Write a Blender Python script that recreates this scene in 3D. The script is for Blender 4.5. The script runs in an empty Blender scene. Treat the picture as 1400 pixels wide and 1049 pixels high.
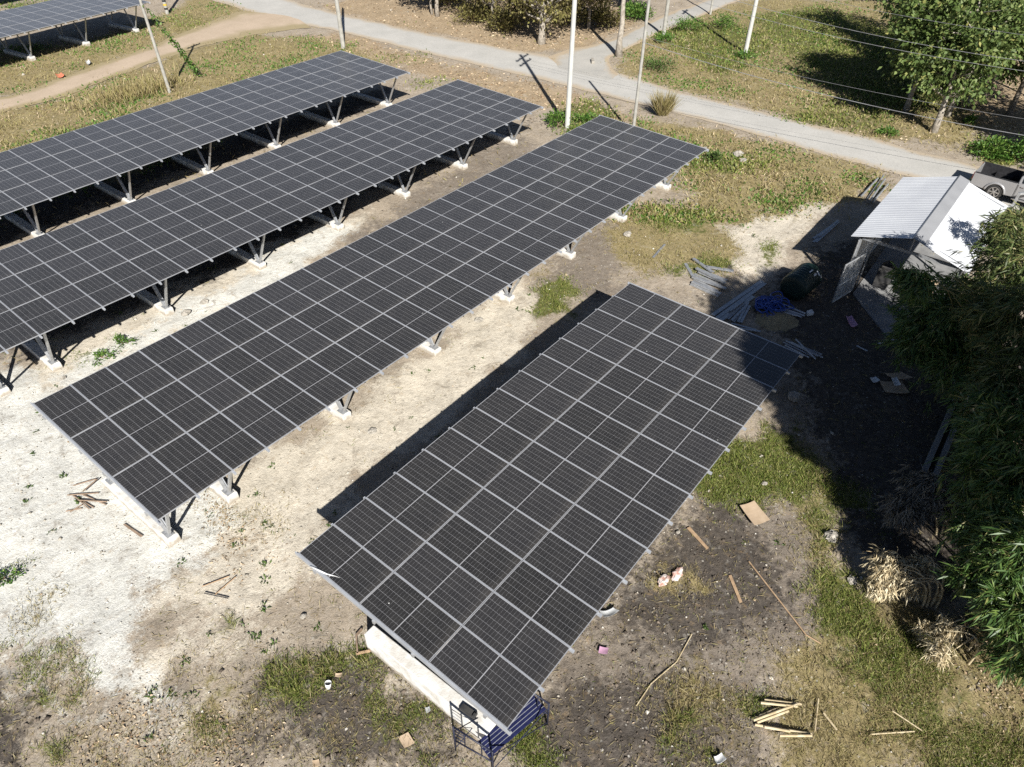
import bpy, math, random
import numpy as np
from mathutils import Vector, Matrix

random.seed(7)
rng = np.random.default_rng(7)
SC = bpy.context.scene
COL = SC.collection

# ------------------------------------------------------------------ camera, sky, sun, exposure
FPX = 949.175                       # focal length in photo pixels (1400 wide)
CAMPOS = Vector((-4.47908, -3.59634, 16.25173))
RIGHT = Vector((0.62638632, -0.77948528, 0.00654783))
UP = Vector((0.50841118, 0.41489254, 0.75457422))
FWD = Vector((0.59089614, 0.46932598, -0.65618204))
cd = bpy.data.cameras.new('camera')
cd.sensor_width = 36.0
cd.lens = 36.0 * FPX / 1400.0
cd.clip_start = 0.1
cd.clip_end = 2000
cam = bpy.data.objects.new('camera', cd)
COL.objects.link(cam)
cam.matrix_world = Matrix(((RIGHT.x, UP.x, -FWD.x, CAMPOS.x), (RIGHT.y, UP.y, -FWD.y, CAMPOS.y),
                           (RIGHT.z, UP.z, -FWD.z, CAMPOS.z), (0, 0, 0, 1)))
SC.camera = cam

SUN_AZ, SUN_EL = math.radians(49.4), math.radians(36.5)     # the direction shadows run, and the sun's height
SHADOW = Vector((math.cos(SUN_AZ) * math.cos(SUN_EL), math.sin(SUN_AZ) * math.cos(SUN_EL), -math.sin(SUN_EL)))
w = bpy.data.worlds.new('World')
SC.world = w
w.use_nodes = True
nt = w.node_tree
bg = nt.nodes['Background']
sky = nt.nodes.new('ShaderNodeTexSky')
sky.sky_type = 'NISHITA'
sky.sun_disc = False
sky.sun_elevation = SUN_EL
sky.sun_rotation = math.atan2(-SHADOW.x, -SHADOW.y)
sky.air_density = 0.55
sky.dust_density = 0.4
nt.links.new(sky.outputs[0], bg.inputs[0])
bg.inputs[1].default_value = 0.05
sl = bpy.data.lights.new('sun', 'SUN')
sl.energy = 5.0
sl.angle = math.radians(0.5)
sl.color = (1.0, 0.965, 0.91)
so = bpy.data.objects.new('sun', sl)
COL.objects.link(so)
so.rotation_euler = SHADOW.to_track_quat('-Z', 'Y').to_euler()
so.location = (-20, -25, 40)
SC.view_settings.view_transform = 'Standard'
SC.view_settings.look = 'None'
SC.view_settings.exposure = 0.72
SC.view_settings.gamma = 1
SC.cycles.use_denoising = False
SC.cycles.max_bounces = 5
SC.cycles.diffuse_bounces = 1
SC.cycles.transparent_max_bounces = 8


def G(px, py, z=0.0):
    """the point at height z that the photograph shows at pixel (px, py)"""
    d = RIGHT * ((px - 700) / FPX) - UP * ((py - 524.5) / FPX) + FWD
    return CAMPOS + d * ((z - CAMPOS.z) / d.z)


def to_px(P):
    q = np.asarray(P, float) - np.array(CAMPOS)
    a, b, c = q @ np.array(RIGHT), q @ np.array(UP), q @ np.array(FWD)
    c = np.where(np.abs(c) < 1e-6, 1e-6, c)
    return 700 + FPX * a / c, 524.5 - FPX * b / c, c


# ------------------------------------------------------------------ materials
def nodes(name):
    m = bpy.data.materials.new(name)
    m.use_nodes = True
    t = m.node_tree
    return m, t, t.nodes['Principled BSDF'], t.nodes.new, t.links.new


def mat(name, c1, c2=None, rough=0.7, scale=6.0, metal=0.0, bump=0.0, bscale=40.0, spec=0.4, detail=6, lo=0.35, hi=0.65):
    m, t, b, N, L = nodes(name)
    b.inputs['Roughness'].default_value = rough
    b.inputs['Metallic'].default_value = metal
    b.inputs['Specular IOR Level'].default_value = spec
    tc = N('ShaderNodeTexCoord')
    if c2 is None:
        c2 = tuple(x * 0.8 for x in c1)
    n = N('ShaderNodeTexNoise')
    n.inputs['Scale'].default_value = scale
    n.inputs['Detail'].default_value = detail
    L(tc.outputs['Object'], n.inputs['Vector'])
    r = N('ShaderNodeMapRange')
    r.inputs[1].default_value = lo
    r.inputs[2].default_value = hi
    L(n.outputs[0], r.inputs[0])
    mx = N('ShaderNodeMix')
    mx.data_type = 'RGBA'
    mx.inputs[6].default_value = (*c1, 1)
    mx.inputs[7].default_value = (*c2, 1)
    L(r.outputs[0], mx.inputs[0])
    L(mx.outputs[2], b.inputs['Base Color'])
    if bump:
        n2 = N('ShaderNodeTexNoise')
        n2.inputs['Scale'].default_value = bscale
        n2.inputs['Detail'].default_value = 4
        L(tc.outputs['Object'], n2.inputs['Vector'])
        bp = N('ShaderNodeBump')
        bp.inputs['Strength'].default_value = 0.6
        bp.inputs['Distance'].default_value = bump
        L(n2.outputs[0], bp.inputs['Height'])
        L(bp.outputs[0], b.inputs['Normal'])
    return m


def leafmat(name, stops, rough=0.55, trans=0.25, spec=0.35):
    """leaves and blades: each island takes its own colour from the ramp"""
    m, t, b, N, L = nodes(name)
    g = N('ShaderNodeNewGeometry')
    r = N('ShaderNodeValToRGB')
    e = r.color_ramp.elements
    while len(e) < len(stops):
        e.new(0.5)
    for i, (p, c) in enumerate(stops):
        e[i].position = p
        e[i].color = (*c, 1)
    L(g.outputs['Random Per Island'], r.inputs[0])
    L(r.outputs[0], b.inputs['Base Color'])
    b.inputs['Roughness'].default_value = rough
    b.inputs['Specular IOR Level'].default_value = spec
    if trans:
        tr = N('ShaderNodeBsdfTranslucent')
        L(r.outputs[0], tr.inputs[0])
        ms = N('ShaderNodeMixShader')
        ms.inputs[0].default_value = trans
        L(b.outputs[0], ms.inputs[1])
        L(tr.outputs[0], ms.inputs[2])
        L(ms.outputs[0], t.nodes['Material Output'].inputs[0])
    return m


M = {}
M['galv'] = mat('galvanised_steel', (0.50, 0.51, 0.52), (0.36, 0.37, 0.38), 0.45, 9, 0.55, spec=0.5)
M['alu'] = mat('anodised_aluminium', (0.46, 0.48, 0.51), (0.38, 0.40, 0.43), 0.4, 3, 0.25, spec=0.5)
M['frame'] = mat('panel_frame', (0.40, 0.41, 0.43), (0.32, 0.33, 0.35), 0.42, 2, 0.2, spec=0.5)
M['concrete'] = mat('white_concrete', (0.72, 0.71, 0.68), (0.52, 0.49, 0.43), 0.9, 4.0, bump=0.012, bscale=25, detail=9, lo=0.42, hi=0.75)
def footing_mat():
    m = mat('footing_concrete', (0.70, 0.69, 0.66), (0.50, 0.47, 0.41), 0.9, 4.0, bump=0.014, bscale=25, detail=9, lo=0.42, hi=0.75)
    t = m.node_tree
    N, L = t.nodes.new, t.links.new
    b = t.nodes['Principled BSDF']
    src = b.inputs['Base Color'].links[0].from_socket
    tc = N('ShaderNodeTexCoord')
    sp = N('ShaderNodeSeparateXYZ')
    L(tc.outputs['Object'], sp.inputs[0])
    n = N('ShaderNodeTexNoise')
    n.inputs['Scale'].default_value = 5
    n.inputs['Detail'].default_value = 7
    L(tc.outputs['Object'], n.inputs['Vector'])
    a = N('ShaderNodeMath')
    a.operation = 'MULTIPLY_ADD'
    L(n.outputs[0], a.inputs[0])
    a.inputs[1].default_value = -0.5
    L(sp.outputs[2], a.inputs[2])
    r = N('ShaderNodeMapRange')
    r.inputs[1].default_value, r.inputs[2].default_value = -0.06, -0.20
    r.inputs[3].default_value, r.inputs[4].default_value = 0, 0.8
    L(a.outputs[0], r.inputs[0])
    x = N('ShaderNodeMix')
    x.data_type = 'RGBA'
    L(r.outputs[0], x.inputs[0])
    L(src, x.inputs[6])
    x.inputs[7].default_value = (0.34, 0.29, 0.22, 1)
    L(x.outputs[2], b.inputs['Base Color'])
    return m


M['footing'] = footing_mat()
M['greyconcrete'] = mat('grey_concrete', (0.27, 0.27, 0.265), (0.18, 0.18, 0.18), 0.9, 1.6, bump=0.006, bscale=30)
M['polewhite'] = mat('pole_concrete', (0.52, 0.52, 0.49), (0.46, 0.46, 0.43), 0.85, 2.5)
M['polegrey'] = mat('pole_weathered', (0.40, 0.39, 0.35), (0.28, 0.27, 0.24), 0.9, 3.0)
M['yellow'] = mat('yellow_paint', (0.62, 0.42, 0.06), (0.5, 0.34, 0.06), 0.6, 8)
M['black'] = mat('black_paint', (0.018, 0.018, 0.02), (0.03, 0.03, 0.033), 0.5, 8)
M['rubber'] = mat('rubber', (0.02, 0.02, 0.02), (0.035, 0.034, 0.032), 0.85, 12)
M['bark'] = mat('bark', (0.26, 0.22, 0.17), (0.13, 0.105, 0.08), 0.95, 7.0, bump=0.02, bscale=18)
M['palebark'] = mat('pale_bark', (0.42, 0.38, 0.32), (0.24, 0.21, 0.17), 0.95, 5.0, bump=0.02, bscale=18)
M['culm'] = mat('bamboo_culm', (0.16, 0.17, 0.06), (0.25, 0.21, 0.09), 0.6, 2.0)
M['stick'] = mat('dry_bamboo', (0.60, 0.51, 0.34), (0.42, 0.33, 0.19), 0.7, 5.0)
M['wood'] = mat('board_wood', (0.44, 0.31, 0.19), (0.30, 0.20, 0.12), 0.85, 7.0)
M['oldwood'] = mat('old_wood', (0.30, 0.22, 0.16), (0.20, 0.145, 0.10), 0.9, 9.0)
M['card'] = mat('cardboard', (0.52, 0.40, 0.28), (0.44, 0.33, 0.22), 0.9, 4.0)
M['white'] = mat('white_plastic', (0.76, 0.76, 0.75), (0.62, 0.62, 0.60), 0.5, 8)
M['pink'] = mat('pink_paper', (0.52, 0.30, 0.42), (0.45, 0.26, 0.37), 0.8, 6)
M['orange'] = mat('orange_plastic', (0.72, 0.22, 0.12), (0.6, 0.2, 0.12), 0.6, 8)
M['blueplastic'] = mat('blue_plastic', (0.05, 0.11, 0.42), (0.035, 0.07, 0.28), 0.4, 8)
M['bluesteel'] = mat('blue_painted_steel', (0.011, 0.014, 0.055), (0.018, 0.022, 0.080), 0.45, 12, spec=0.5)
M['navy'] = mat('navy_painted_tube', (0.012, 0.014, 0.030), (0.025, 0.028, 0.05), 0.45, 10)
M['tank'] = mat('tank_green', (0.006, 0.018, 0.015), (0.010, 0.026, 0.022), 0.45, 3)
M['teal'] = mat('tank_teal', (0.03, 0.20, 0.16), (0.025, 0.15, 0.12), 0.4, 4)
M['roof'] = mat('white_roof_sheet', (0.63, 0.645, 0.665), (0.56, 0.575, 0.60), 0.4, 0.8, 0.0, spec=0.5)
M['ridge'] = mat('ridge_sheet', (0.34, 0.345, 0.355), (0.30, 0.305, 0.315), 0.4, 1.5, 0.1)
M['silver'] = mat('silver_paint', (0.34, 0.34, 0.345), (0.31, 0.31, 0.315), 0.32, 2, 0.25, spec=0.5)
M['chrome'] = mat('bright_metal', (0.7, 0.7, 0.7), (0.6, 0.6, 0.6), 0.25, 3, 0.8)
M['glass'] = mat('dark_glass', (0.012, 0.016, 0.02), (0.015, 0.02, 0.025), 0.08, 2, spec=0.6)
M['red'] = mat('red_lens', (0.35, 0.02, 0.02), (0.3, 0.02, 0.02), 0.3, 4)
M['stone'] = mat('pale_stone', (0.42, 0.39, 0.34), (0.24, 0.22, 0.185), 0.95, 7.0, bump=0.01)
M['sand'] = mat('sand_heap', (0.34, 0.28, 0.17), (0.25, 0.2, 0.12), 0.95, 5.0, bump=0.02)
M['canvas'] = mat('sack_cloth', (0.70, 0.62, 0.58), (0.50, 0.28, 0.22), 0.85, 7.0, lo=0.45, hi=0.6)
M['clearfilm'] = mat('grey_film', (0.50, 0.51, 0.51), (0.38, 0.39, 0.39), 0.35, 5)
M['wire'] = mat('wire_steel', (0.26, 0.265, 0.27), (0.2, 0.2, 0.21), 0.5, 2, 0.2)
M['soot'] = mat('dark_metal', (0.03, 0.03, 0.032), (0.06, 0.058, 0.055), 0.6, 6)

M['grass'] = leafmat('green_blades', [(0, (0.085, 0.13, 0.020)), (0.5, (0.17, 0.215, 0.042)), (1, (0.34, 0.33, 0.11))])
M['straw'] = leafmat('straw_blades', [(0, (0.24, 0.185, 0.085)), (0.4, (0.37, 0.30, 0.15)), (0.75, (0.29, 0.265, 0.09)), (1, (0.50, 0.42, 0.25))])
M['litter'] = leafmat('fallen_leaf', [(0, (0.20, 0.13, 0.075)), (0.5, (0.40, 0.30, 0.19)), (1, (0.58, 0.47, 0.33))], 0.8, 0.0)
M['weed'] = leafmat('weed_leaf', [(0, (0.04, 0.075, 0.015)), (1, (0.12, 0.18, 0.05))])
M['bush'] = leafmat('bush_leaf', [(0, (0.04, 0.10, 0.015)), (0.6, (0.09, 0.19, 0.03)), (1, (0.20, 0.28, 0.06))])
M['teak'] = leafmat('broad_leaf', [(0, (0.05, 0.085, 0.02)), (0.5, (0.115, 0.17, 0.045)), (0.9, (0.20, 0.25, 0.08)), (1, (0.32, 0.31, 0.10))])
M['teakdry'] = leafmat('dry_broad_leaf', [(0, (0.09, 0.07, 0.03)), (0.5, (0.17, 0.15, 0.055)), (0.9, (0.22, 0.21, 0.06)), (1, (0.34, 0.28, 0.12))])
M['bamboo'] = leafmat('bamboo_leaf', [(0, (0.035, 0.075, 0.018)), (0.5, (0.075, 0.145, 0.032)), (0.9, (0.15, 0.21, 0.05)), (1, (0.33, 0.28, 0.12))], 0.45, 0.18, 0.5)
M['bamboold'] = leafmat('tired_bamboo_leaf', [(0, (0.05, 0.08, 0.02)), (0.6, (0.11, 0.15, 0.045)), (1, (0.27, 0.24, 0.10))], 0.5, 0.15, 0.4)
M['bamboodry'] = leafmat('dry_bamboo_leaf', [(0, (0.38, 0.29, 0.16)), (0.5, (0.60, 0.50, 0.31)), (1, (0.74, 0.66, 0.47))], 0.6, 0.1)
M['bamboogrey'] = leafmat('grey_dead_leaf', [(0, (0.13, 0.12, 0.10)), (1, (0.30, 0.28, 0.24))], 0.7, 0.1)


def panel_mat():
    m, t, b, N, L = nodes('solar_cells')
    tc = N('ShaderNodeTexCoord')
    sp = N('ShaderNodeSeparateXYZ')
    L(tc.outputs['Object'], sp.inputs[0])

    def math_(op, a, b_=None, c=None):
        n = N('ShaderNodeMath')
        n.operation = op
        for i, v in enumerate((a, b_, c)):
            if v is None:
                continue
            if isinstance(v, (int, float)):
                n.inputs[i].default_value = v
            else:
                L(v, n.inputs[i])
        return n.outputs[0]

    def lines(coord, pitch, half):
        # 1 on the gap between neighbouring cells
        f = math_('FRACT', math_('DIVIDE', coord, pitch))
        d = math_('ABSOLUTE', math_('SUBTRACT', f, 0.5))      # 0.5 at the cell border
        return math_('GREATER_THAN', d, 0.5 - half / pitch)
    x = math_('ADD', sp.outputs[0], 10 * 0.1685)
    y = sp.outputs[1]
    ya = math_('SUBTRACT', math_('ABSOLUTE', y), 0.010)
    lx = lines(x, 0.1685, 0.0020)
    ly = lines(math_('ADD', ya, 10 * 0.0852), 0.0852, 0.0009)
    mid = math_('LESS_THAN', math_('ABSOLUTE', y), 0.011)
    ex = math_('GREATER_THAN', math_('ABSOLUTE', sp.outputs[0]), 0.5055)
    ey = math_('GREATER_THAN', math_('ABSOLUTE', y), 1.0324)
    g1 = math_('MAXIMUM', math_('MAXIMUM', lx, ly), mid)
    gap = math_('MAXIMUM', g1, math_('MAXIMUM', ex, ey))
    oi = N('ShaderNodeObjectInfo')
    ramp = N('ShaderNodeValToRGB')
    e = ramp.color_ramp.elements
    e[0].position, e[0].color = 0.0, (0.0205, 0.0200, 0.0198, 1)
    e[1].position, e[1].color = 1.0, (0.027, 0.0262, 0.0272, 1)
    L(oi.outputs['Random'], ramp.inputs[0])
    dn = N('ShaderNodeTexNoise')
    dn.inputs['Scale'].default_value = 3.0
    dn.inputs['Detail'].default_value = 5
    L(tc.outputs['Object'], dn.inputs['Vector'])
    dust = N('ShaderNodeMapRange')
    dust.inputs[1].default_value, dust.inputs[2].default_value = 0.3, 0.75
    dust.inputs[3].default_value, dust.inputs[4].default_value = 0.004, 0.035
    L(dn.outputs[0], dust.inputs[0])
    md = N('ShaderNodeMix')
    md.data_type = 'RGBA'
    L(dust.outputs[0], md.inputs[0])
    L(ramp.outputs[0], md.inputs[6])
    md.inputs[7].default_value = (0.45, 0.42, 0.37, 1)
    # bird droppings, scattered differently on every module
    av = N('ShaderNodeVectorMath')
    av.operation = 'MULTIPLY_ADD'
    L(oi.outputs['Random'], av.inputs[0])
    av.inputs[1].default_value = (91.0, 57.0, 33.0)
    L(tc.outputs['Object'], av.inputs[2])
    vo = N('ShaderNodeTexVoronoi')
    vo.inputs['Scale'].default_value = 2.2
    L(av.outputs[0], vo.inputs['Vector'])
    sv = N('ShaderNodeSeparateColor')
    L(vo.outputs['Color'], sv.inputs[0])
    drop = math_('MULTIPLY', math_('LESS_THAN', vo.outputs['Distance'], 0.035), math_('GREATER_THAN', sv.outputs[0], 0.86))
    # silt gathered along the lower edge of each module
    silt = N('ShaderNodeMapRange')
    silt.inputs[1].default_value, silt.inputs[2].default_value = -0.82, -1.03
    silt.inputs[3].default_value, silt.inputs[4].default_value = 0.0, 0.05
    L(y, silt.inputs[0])
    ms_ = N('ShaderNodeMix')
    ms_.data_type = 'RGBA'
    L(math_('MULTIPLY', silt.outputs[0], math_('MULTIPLY', dn.outputs[0], 1.6)), ms_.inputs[0])
    L(md.outputs[2], ms_.inputs[6])
    ms_.inputs[7].default_value = (0.45, 0.40, 0.33, 1)
    md = N('ShaderNodeMix')
    md.data_type = 'RGBA'
    L(drop, md.inputs[0])
    L(ms_.outputs[2], md.inputs[6])
    md.inputs[7].default_value = (0.6, 0.6, 0.57, 1)
    mx = N('ShaderNodeMix')
    mx.data_type = 'RGBA'
    L(gap, mx.inputs[0])
    L(md.outputs[2], mx.inputs[6])
    mx.inputs[7].default_value = (0.33, 0.33, 0.34, 1)
    L(mx.outputs[2], b.inputs['Base Color'])
    b.inputs['Roughness'].default_value = 0.28
    b.inputs['Sheen Weight'].default_value = 0.75
    b.inputs['Sheen Tint'].default_value = (1.0, 0.97, 0.93, 1)
    b.inputs['Sheen Roughness'].default_value = 0.30
    b.inputs['Specular IOR Level'].default_value = 0.5
    return m


M['cells'] = panel_mat()


# ------------------------------------------------------------------ mesh helpers
class MB:
    def __init__(s):
        s.v, s.f, s.m = [], [], []
        s.mi = 0

    def add(s, vs, fs):
        o = len(s.v)
        s.v += [tuple(v) for v in vs]
        s.f += [tuple(o + i for i in f) for f in fs]
        s.m += [s.mi] * len(fs)
        return s

    def box(s, c, d, rz=0.0, mtx=None):
        x, y, z = d[0] / 2, d[1] / 2, d[2] / 2
        vs = [Vector((a * x, b * y, e * z)) for a in (-1, 1) for b in (-1, 1) for e in (-1, 1)]
        R = mtx if mtx is not None else Matrix.Rotation(rz, 3, 'Z')
        vs = [R @ v + Vector(c) for v in vs]
        return s.add(vs, [(0, 1, 3, 2), (4, 6, 7, 5), (0, 4, 5, 1), (2, 3, 7, 6), (0, 2, 6, 4), (1, 5, 7, 3)])

    def bar(s, a, b, w_, h, up=(0, 0, 1)):
        a, b = Vector(a), Vector(b)
        d = b - a
        z = d.normalized()
        u = Vector(up)
        if abs(z.dot(u)) > 0.98:
            u = Vector((1, 0, 0))
        x = u.cross(z).normalized()
        y = z.cross(x)
        return s.box((a + b) / 2, (w_, h, d.length), mtx=Matrix((x, y, z)).transposed())

    def tube(s, pts, rad, n=8, cap=True):
        pts = [Vector(p) for p in pts]
        if isinstance(rad, (int, float)):
            rad = [rad] * len(pts)
        o = len(s.v)
        px = None
        for i, p in enumerate(pts):
            d = (pts[min(i + 1, len(pts) - 1)] - pts[max(i - 1, 0)])
            d = d.normalized() if d.length > 1e-9 else Vector((0, 0, 1))
            if px is None:
                px = d.orthogonal().normalized()
            px = (px - d * px.dot(d))
            px = px.normalized() if px.length > 1e-6 else d.orthogonal().normalized()
            py = d.cross(px)
            for k in range(n):
                a = 2 * math.pi * k / n
                s.v.append(tuple(p + (px * math.cos(a) + py * math.sin(a)) * rad[i]))
        for i in range(len(pts) - 1):
            for k in range(n):
                s.f.append((o + i * n + k, o + i * n + (k + 1) % n, o + (i + 1) * n + (k + 1) % n, o + (i + 1) * n + k))
                s.m.append(s.mi)
        if cap:
            s.f.append(tuple(o + k for k in reversed(range(n))))
            s.f.append(tuple(o + (len(pts) - 1) * n + k for k in range(n)))
            s.m += [s.mi, s.mi]
        return s

    def lathe(s, prof, c, axis=(0, 0, 1), n=24):
        """prof: (radius, height along axis)"""
        ax = Vector(axis).normalized()
        x = ax.orthogonal().normalized()
        y = ax.cross(x)
        o = len(s.v)
        c = Vector(c)
        for r, h in prof:
            for k in range(n):
                a = 2 * math.pi * k / n
                s.v.append(tuple(c + ax * h + (x * math.cos(a) + y * math.sin(a)) * r))
        for i in range(len(prof) - 1):
            for k in range(n):
                s.f.append((o + i * n + k, o + i * n + (k + 1) % n, o + (i + 1) * n + (k + 1) % n, o + (i + 1) * n + k))
                s.m.append(s.mi)
        return s

    def prism(s, poly, a, b, fn):
        """polygon (2-D) extruded from a to b; fn(p, t) gives the 3-D point"""
        n = len(poly)
        o = len(s.v)
        s.v += [tuple(fn(p, a)) for p in poly] + [tuple(fn(p, b)) for p in poly]
        s.f.append(tuple(o + i for i in reversed(range(n))))
        s.f.append(tuple(o + n + i for i in range(n)))
        for i in range(n):
            s.f.append((o + i, o + (i + 1) % n, o + n + (i + 1) % n, o + n + i))
        s.m += [s.mi] * (n + 2)
        return s

    def mesh(s, name, mats, smooth=False, bevel=0):
        me = bpy.data.meshes.new(name)
        me.from_pydata(s.v, [], s.f)
        for m in (mats if isinstance(mats, (list, tuple)) else [mats]):
            me.materials.append(m)
        if any(s.m):
            me.polygons.foreach_set('material_index', s.m)
        if smooth:
            me.polygons.foreach_set('use_smooth', [True] * len(me.polygons))
        me.update()
        return me

    def build(s, name, mats, parent=None, smooth=False, bevel=0, loc=None):
        o = bpy.data.objects.new(name, s.mesh(name, mats, smooth))
        COL.objects.link(o)
        if parent is not None:
            o.parent = parent
        if loc is not None:
            o.location = loc
        if bevel:
            bm = o.modifiers.new('bevel', 'BEVEL')
            bm.width = bevel
            bm.segments = 2
            bm.limit_method = 'ANGLE'
        return o


def tag(o, label=None, cat=None, group=None, kind=None):
    if label:
        o['label'] = label
    if cat:
        o['category'] = cat
    if group:
        o['group'] = group
    if kind:
        o['kind'] = kind
    return o


def thing(name, label, cat, loc=(0, 0, 0), rz=0.0, group=None):
    o = bpy.data.objects.new(name, None)
    o.empty_display_size = 0.2
    COL.objects.link(o)
    o.location = loc
    o.rotation_euler = (0, 0, rz)
    return tag(o, label, cat, group)


def copy_tree(o, parent=None):
    c = o.copy()
    COL.objects.link(c)
    c.parent = parent
    for ch in o.children:
        copy_tree(ch, c)
    return c


def np_mesh(name, V, F, mats, parent=None, smooth=False):
    """V (n,3) float, F (m,k) int -> object"""
    me = bpy.data.meshes.new(name)
    V = np.ascontiguousarray(V, np.float32)
    F = np.ascontiguousarray(F, np.int32)
    m, k = F.shape
    me.vertices.add(len(V))
    me.vertices.foreach_set('co', V.ravel())
    me.loops.add(m * k)
    me.loops.foreach_set('vertex_index', F.ravel())
    me.polygons.add(m)
    me.polygons.foreach_set('loop_start', np.arange(0, m * k, k, dtype=np.int32))
    me.polygons.foreach_set('loop_total', np.full(m, k, np.int32))
    if smooth:
        me.polygons.foreach_set('use_smooth', np.ones(m, bool))
    me.update(calc_edges=True)
    for mm in (mats if isinstance(mats, (list, tuple)) else [mats]):
        me.materials.append(mm)
    o = bpy.data.objects.new(name, me)
    COL.objects.link(o)
    if parent is not None:
        o.parent = parent
    return o


def unit(a):
    return a / np.maximum(np.linalg.norm(a, axis=-1, keepdims=True), 1e-9)


def leaf_arrays(P, D, Ln, Wd, bend=0.0):
    """one four-cornered leaf per row: base P, direction D, length Ln, width Wd"""
    n = len(P)
    D = unit(D)
    S = unit(np.cross(D, rng.normal(size=(n, 3)) + np.array([0, 0, 0.8])))
    Ln = np.asarray(Ln).reshape(-1, 1)
    Wd = np.asarray(Wd).reshape(-1, 1)
    mid = P + D * Ln * 0.45 + np.array([0, 0, 1.0]) * bend * Ln
    V = np.stack([P, mid + S * Wd / 2, P + D * Ln, mid - S * Wd / 2], 1).reshape(-1, 3)
    F = np.arange(4 * n).reshape(-1, 4)
    return V, F


# ------------------------------------------------------------------ fields on the ground (what covers it where)
def lattice_noise(x, y, scale, seed, octaves=3):
    r = np.random.default_rng(seed)
    T = r.random((64, 64))
    out = np.zeros_like(x)
    a, tot = 1.0, 0.0
    s = 1.0 / scale
    for _ in range(octaves):
        u, v = x * s + 100.3, y * s + 57.7
        i, j = np.floor(u).astype(int), np.floor(v).astype(int)
        fu, fv = u - i, v - j
        fu, fv = fu * fu * (3 - 2 * fu), fv * fv * (3 - 2 * fv)
        i0, i1, j0, j1 = i % 64, (i + 1) % 64, j % 64, (j + 1) % 64
        out += a * ((T[i0, j0] * (1 - fu) + T[i1, j0] * fu) * (1 - fv) + (T[i0, j1] * (1 - fu) + T[i1, j1] * fu) * fv)
        tot += a
        a *= 0.5
        s *= 2.03
    return out / tot


def sdf(poly, x, y):
    """signed distance to a polygon, negative inside"""
    p = np.array(poly, float)
    q = np.roll(p, -1, 0)
    d = np.full(x.shape, 1e18)
    inside = np.zeros(x.shape, bool)
    for (ax, ay), (bx, by) in zip(p, q):
        ex, ey = bx - ax, by - ay
        wx, wy = x - ax, y - ay
        t = np.clip((wx * ex + wy * ey) / (ex * ex + ey * ey + 1e-12), 0, 1)
        d = np.minimum(d, (wx - ex * t) ** 2 + (wy - ey * t) ** 2)
        if ay != by:
            c = ((ay > y) != (by > y)) & (x < (bx - ax) * (y - ay) / (by - ay) + ax)
            inside ^= c
    d = np.sqrt(d)
    return np.where(inside, -d, d)


def gpoly(pix):
    return [tuple(G(a, b)[:2]) for a, b in pix]


def gell(cx, cy, rx, ry):
    return gpoly([(cx + rx * math.cos(t), cy + ry * math.sin(t)) for t in np.linspace(0, 2 * math.pi, 17)[:-1]])


# channel, polygon in the photograph (laid on the ground), feather in metres, strength
W_, C_, B_, D_, S_, G_, L_, T_ = range(8)
PATCH = []


def poly(ch, pix, feather=0.6, k=1.0):
    PATCH.append((ch, gpoly(pix), feather, k))


def ell(ch, cx, cy, rx, ry, feather=None, k=1.0):
    pl = gell(cx, cy, rx, ry)
    if feather is None:
        a = np.array(pl)
        feather = 0.35 * min(np.ptp(a[:, 0]), np.ptp(a[:, 1]))
    PATCH.append((ch, pl, feather, k))


# white crushed rock
poly(W_, [(-120, 500), (30, 505), (75, 560), (160, 600), (330, 690), (250, 755), (215, 800), (170, 850), (170, 905), (215, 960), (150, 945), (70, 905), (-10, 880), (-120, 860)], 0.9)
poly(W_, [(60, 520), (130, 478), (300, 390), (400, 325), (470, 300), (490, 320), (380, 400), (200, 480), (80, 560)], 0.7, 0.8)
ell(W_, 1010, 215, 30, 10, 0.5, 0.8)
ell(W_, 95, 850, 60, 45, 0.7)
poly(W_, [(160, 940), (215, 960), (210, 1000), (165, 985)], 0.4, 0.7)
# cream gravel
poly(C_, [(210, 830), (330, 640), (480, 575), (600, 470), (690, 385), (745, 430), (720, 470), (620, 560), (450, 700), (400, 765), (420, 810), (350, 830)], 0.8)
poly(C_, [(-60, 560), (60, 480), (400, 310), (500, 290), (420, 380), (200, 500), (60, 600)], 0.8)
poly(C_, [(980, 320), (1080, 250), (1150, 265), (1110, 320), (1060, 380), (1010, 360)], 0.8, 0.85)
poly(C_, [(1000, 330), (1060, 300), (1075, 345), (1040, 380)], 0.5)
ell(C_, 520, 880, 90, 25, 0.5, 0.8)
poly(C_, [(500, 890), (640, 985), (690, 1000), (640, 1000), (560, 950), (490, 905)], 0.3, 0.8)
ell(C_, 230, 1010, 90, 60, 1.2, 0.55)
ell(C_, 320, 860, 110, 60, 1.2, 0.6)
poly(C_, [(150, 960), (240, 850), (330, 790), (345, 800), (260, 870), (180, 985)], 0.3, 0.75)
poly(C_, [(215, 985), (300, 890), (390, 830), (402, 842), (320, 905), (245, 1010)], 0.3, 0.7)
poly(B_, [(180, 975), (262, 872), (350, 806), (362, 815), (280, 885), (205, 995)], 0.25, 0.6)
poly(W_, [(-20, 905), (60, 940), (150, 1000), (140, 1010), (50, 960), (-20, 925)], 0.25, 0.7)
poly(B_, [(-20, 570), (60, 640), (110, 780), (100, 790), (40, 660), (-20, 590)], 0.25, 0.35)
ell(C_, 900, 430, 60, 14, 0.5, 0.45)
ell(C_, 840, 470, 50, 16, 0.5, 0.4)
ell(C_, 1000, 265, 40, 16, 0.6, 0.5)
ell(C_, 700, 345, 60, 12, 0.5, 0.4)
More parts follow.
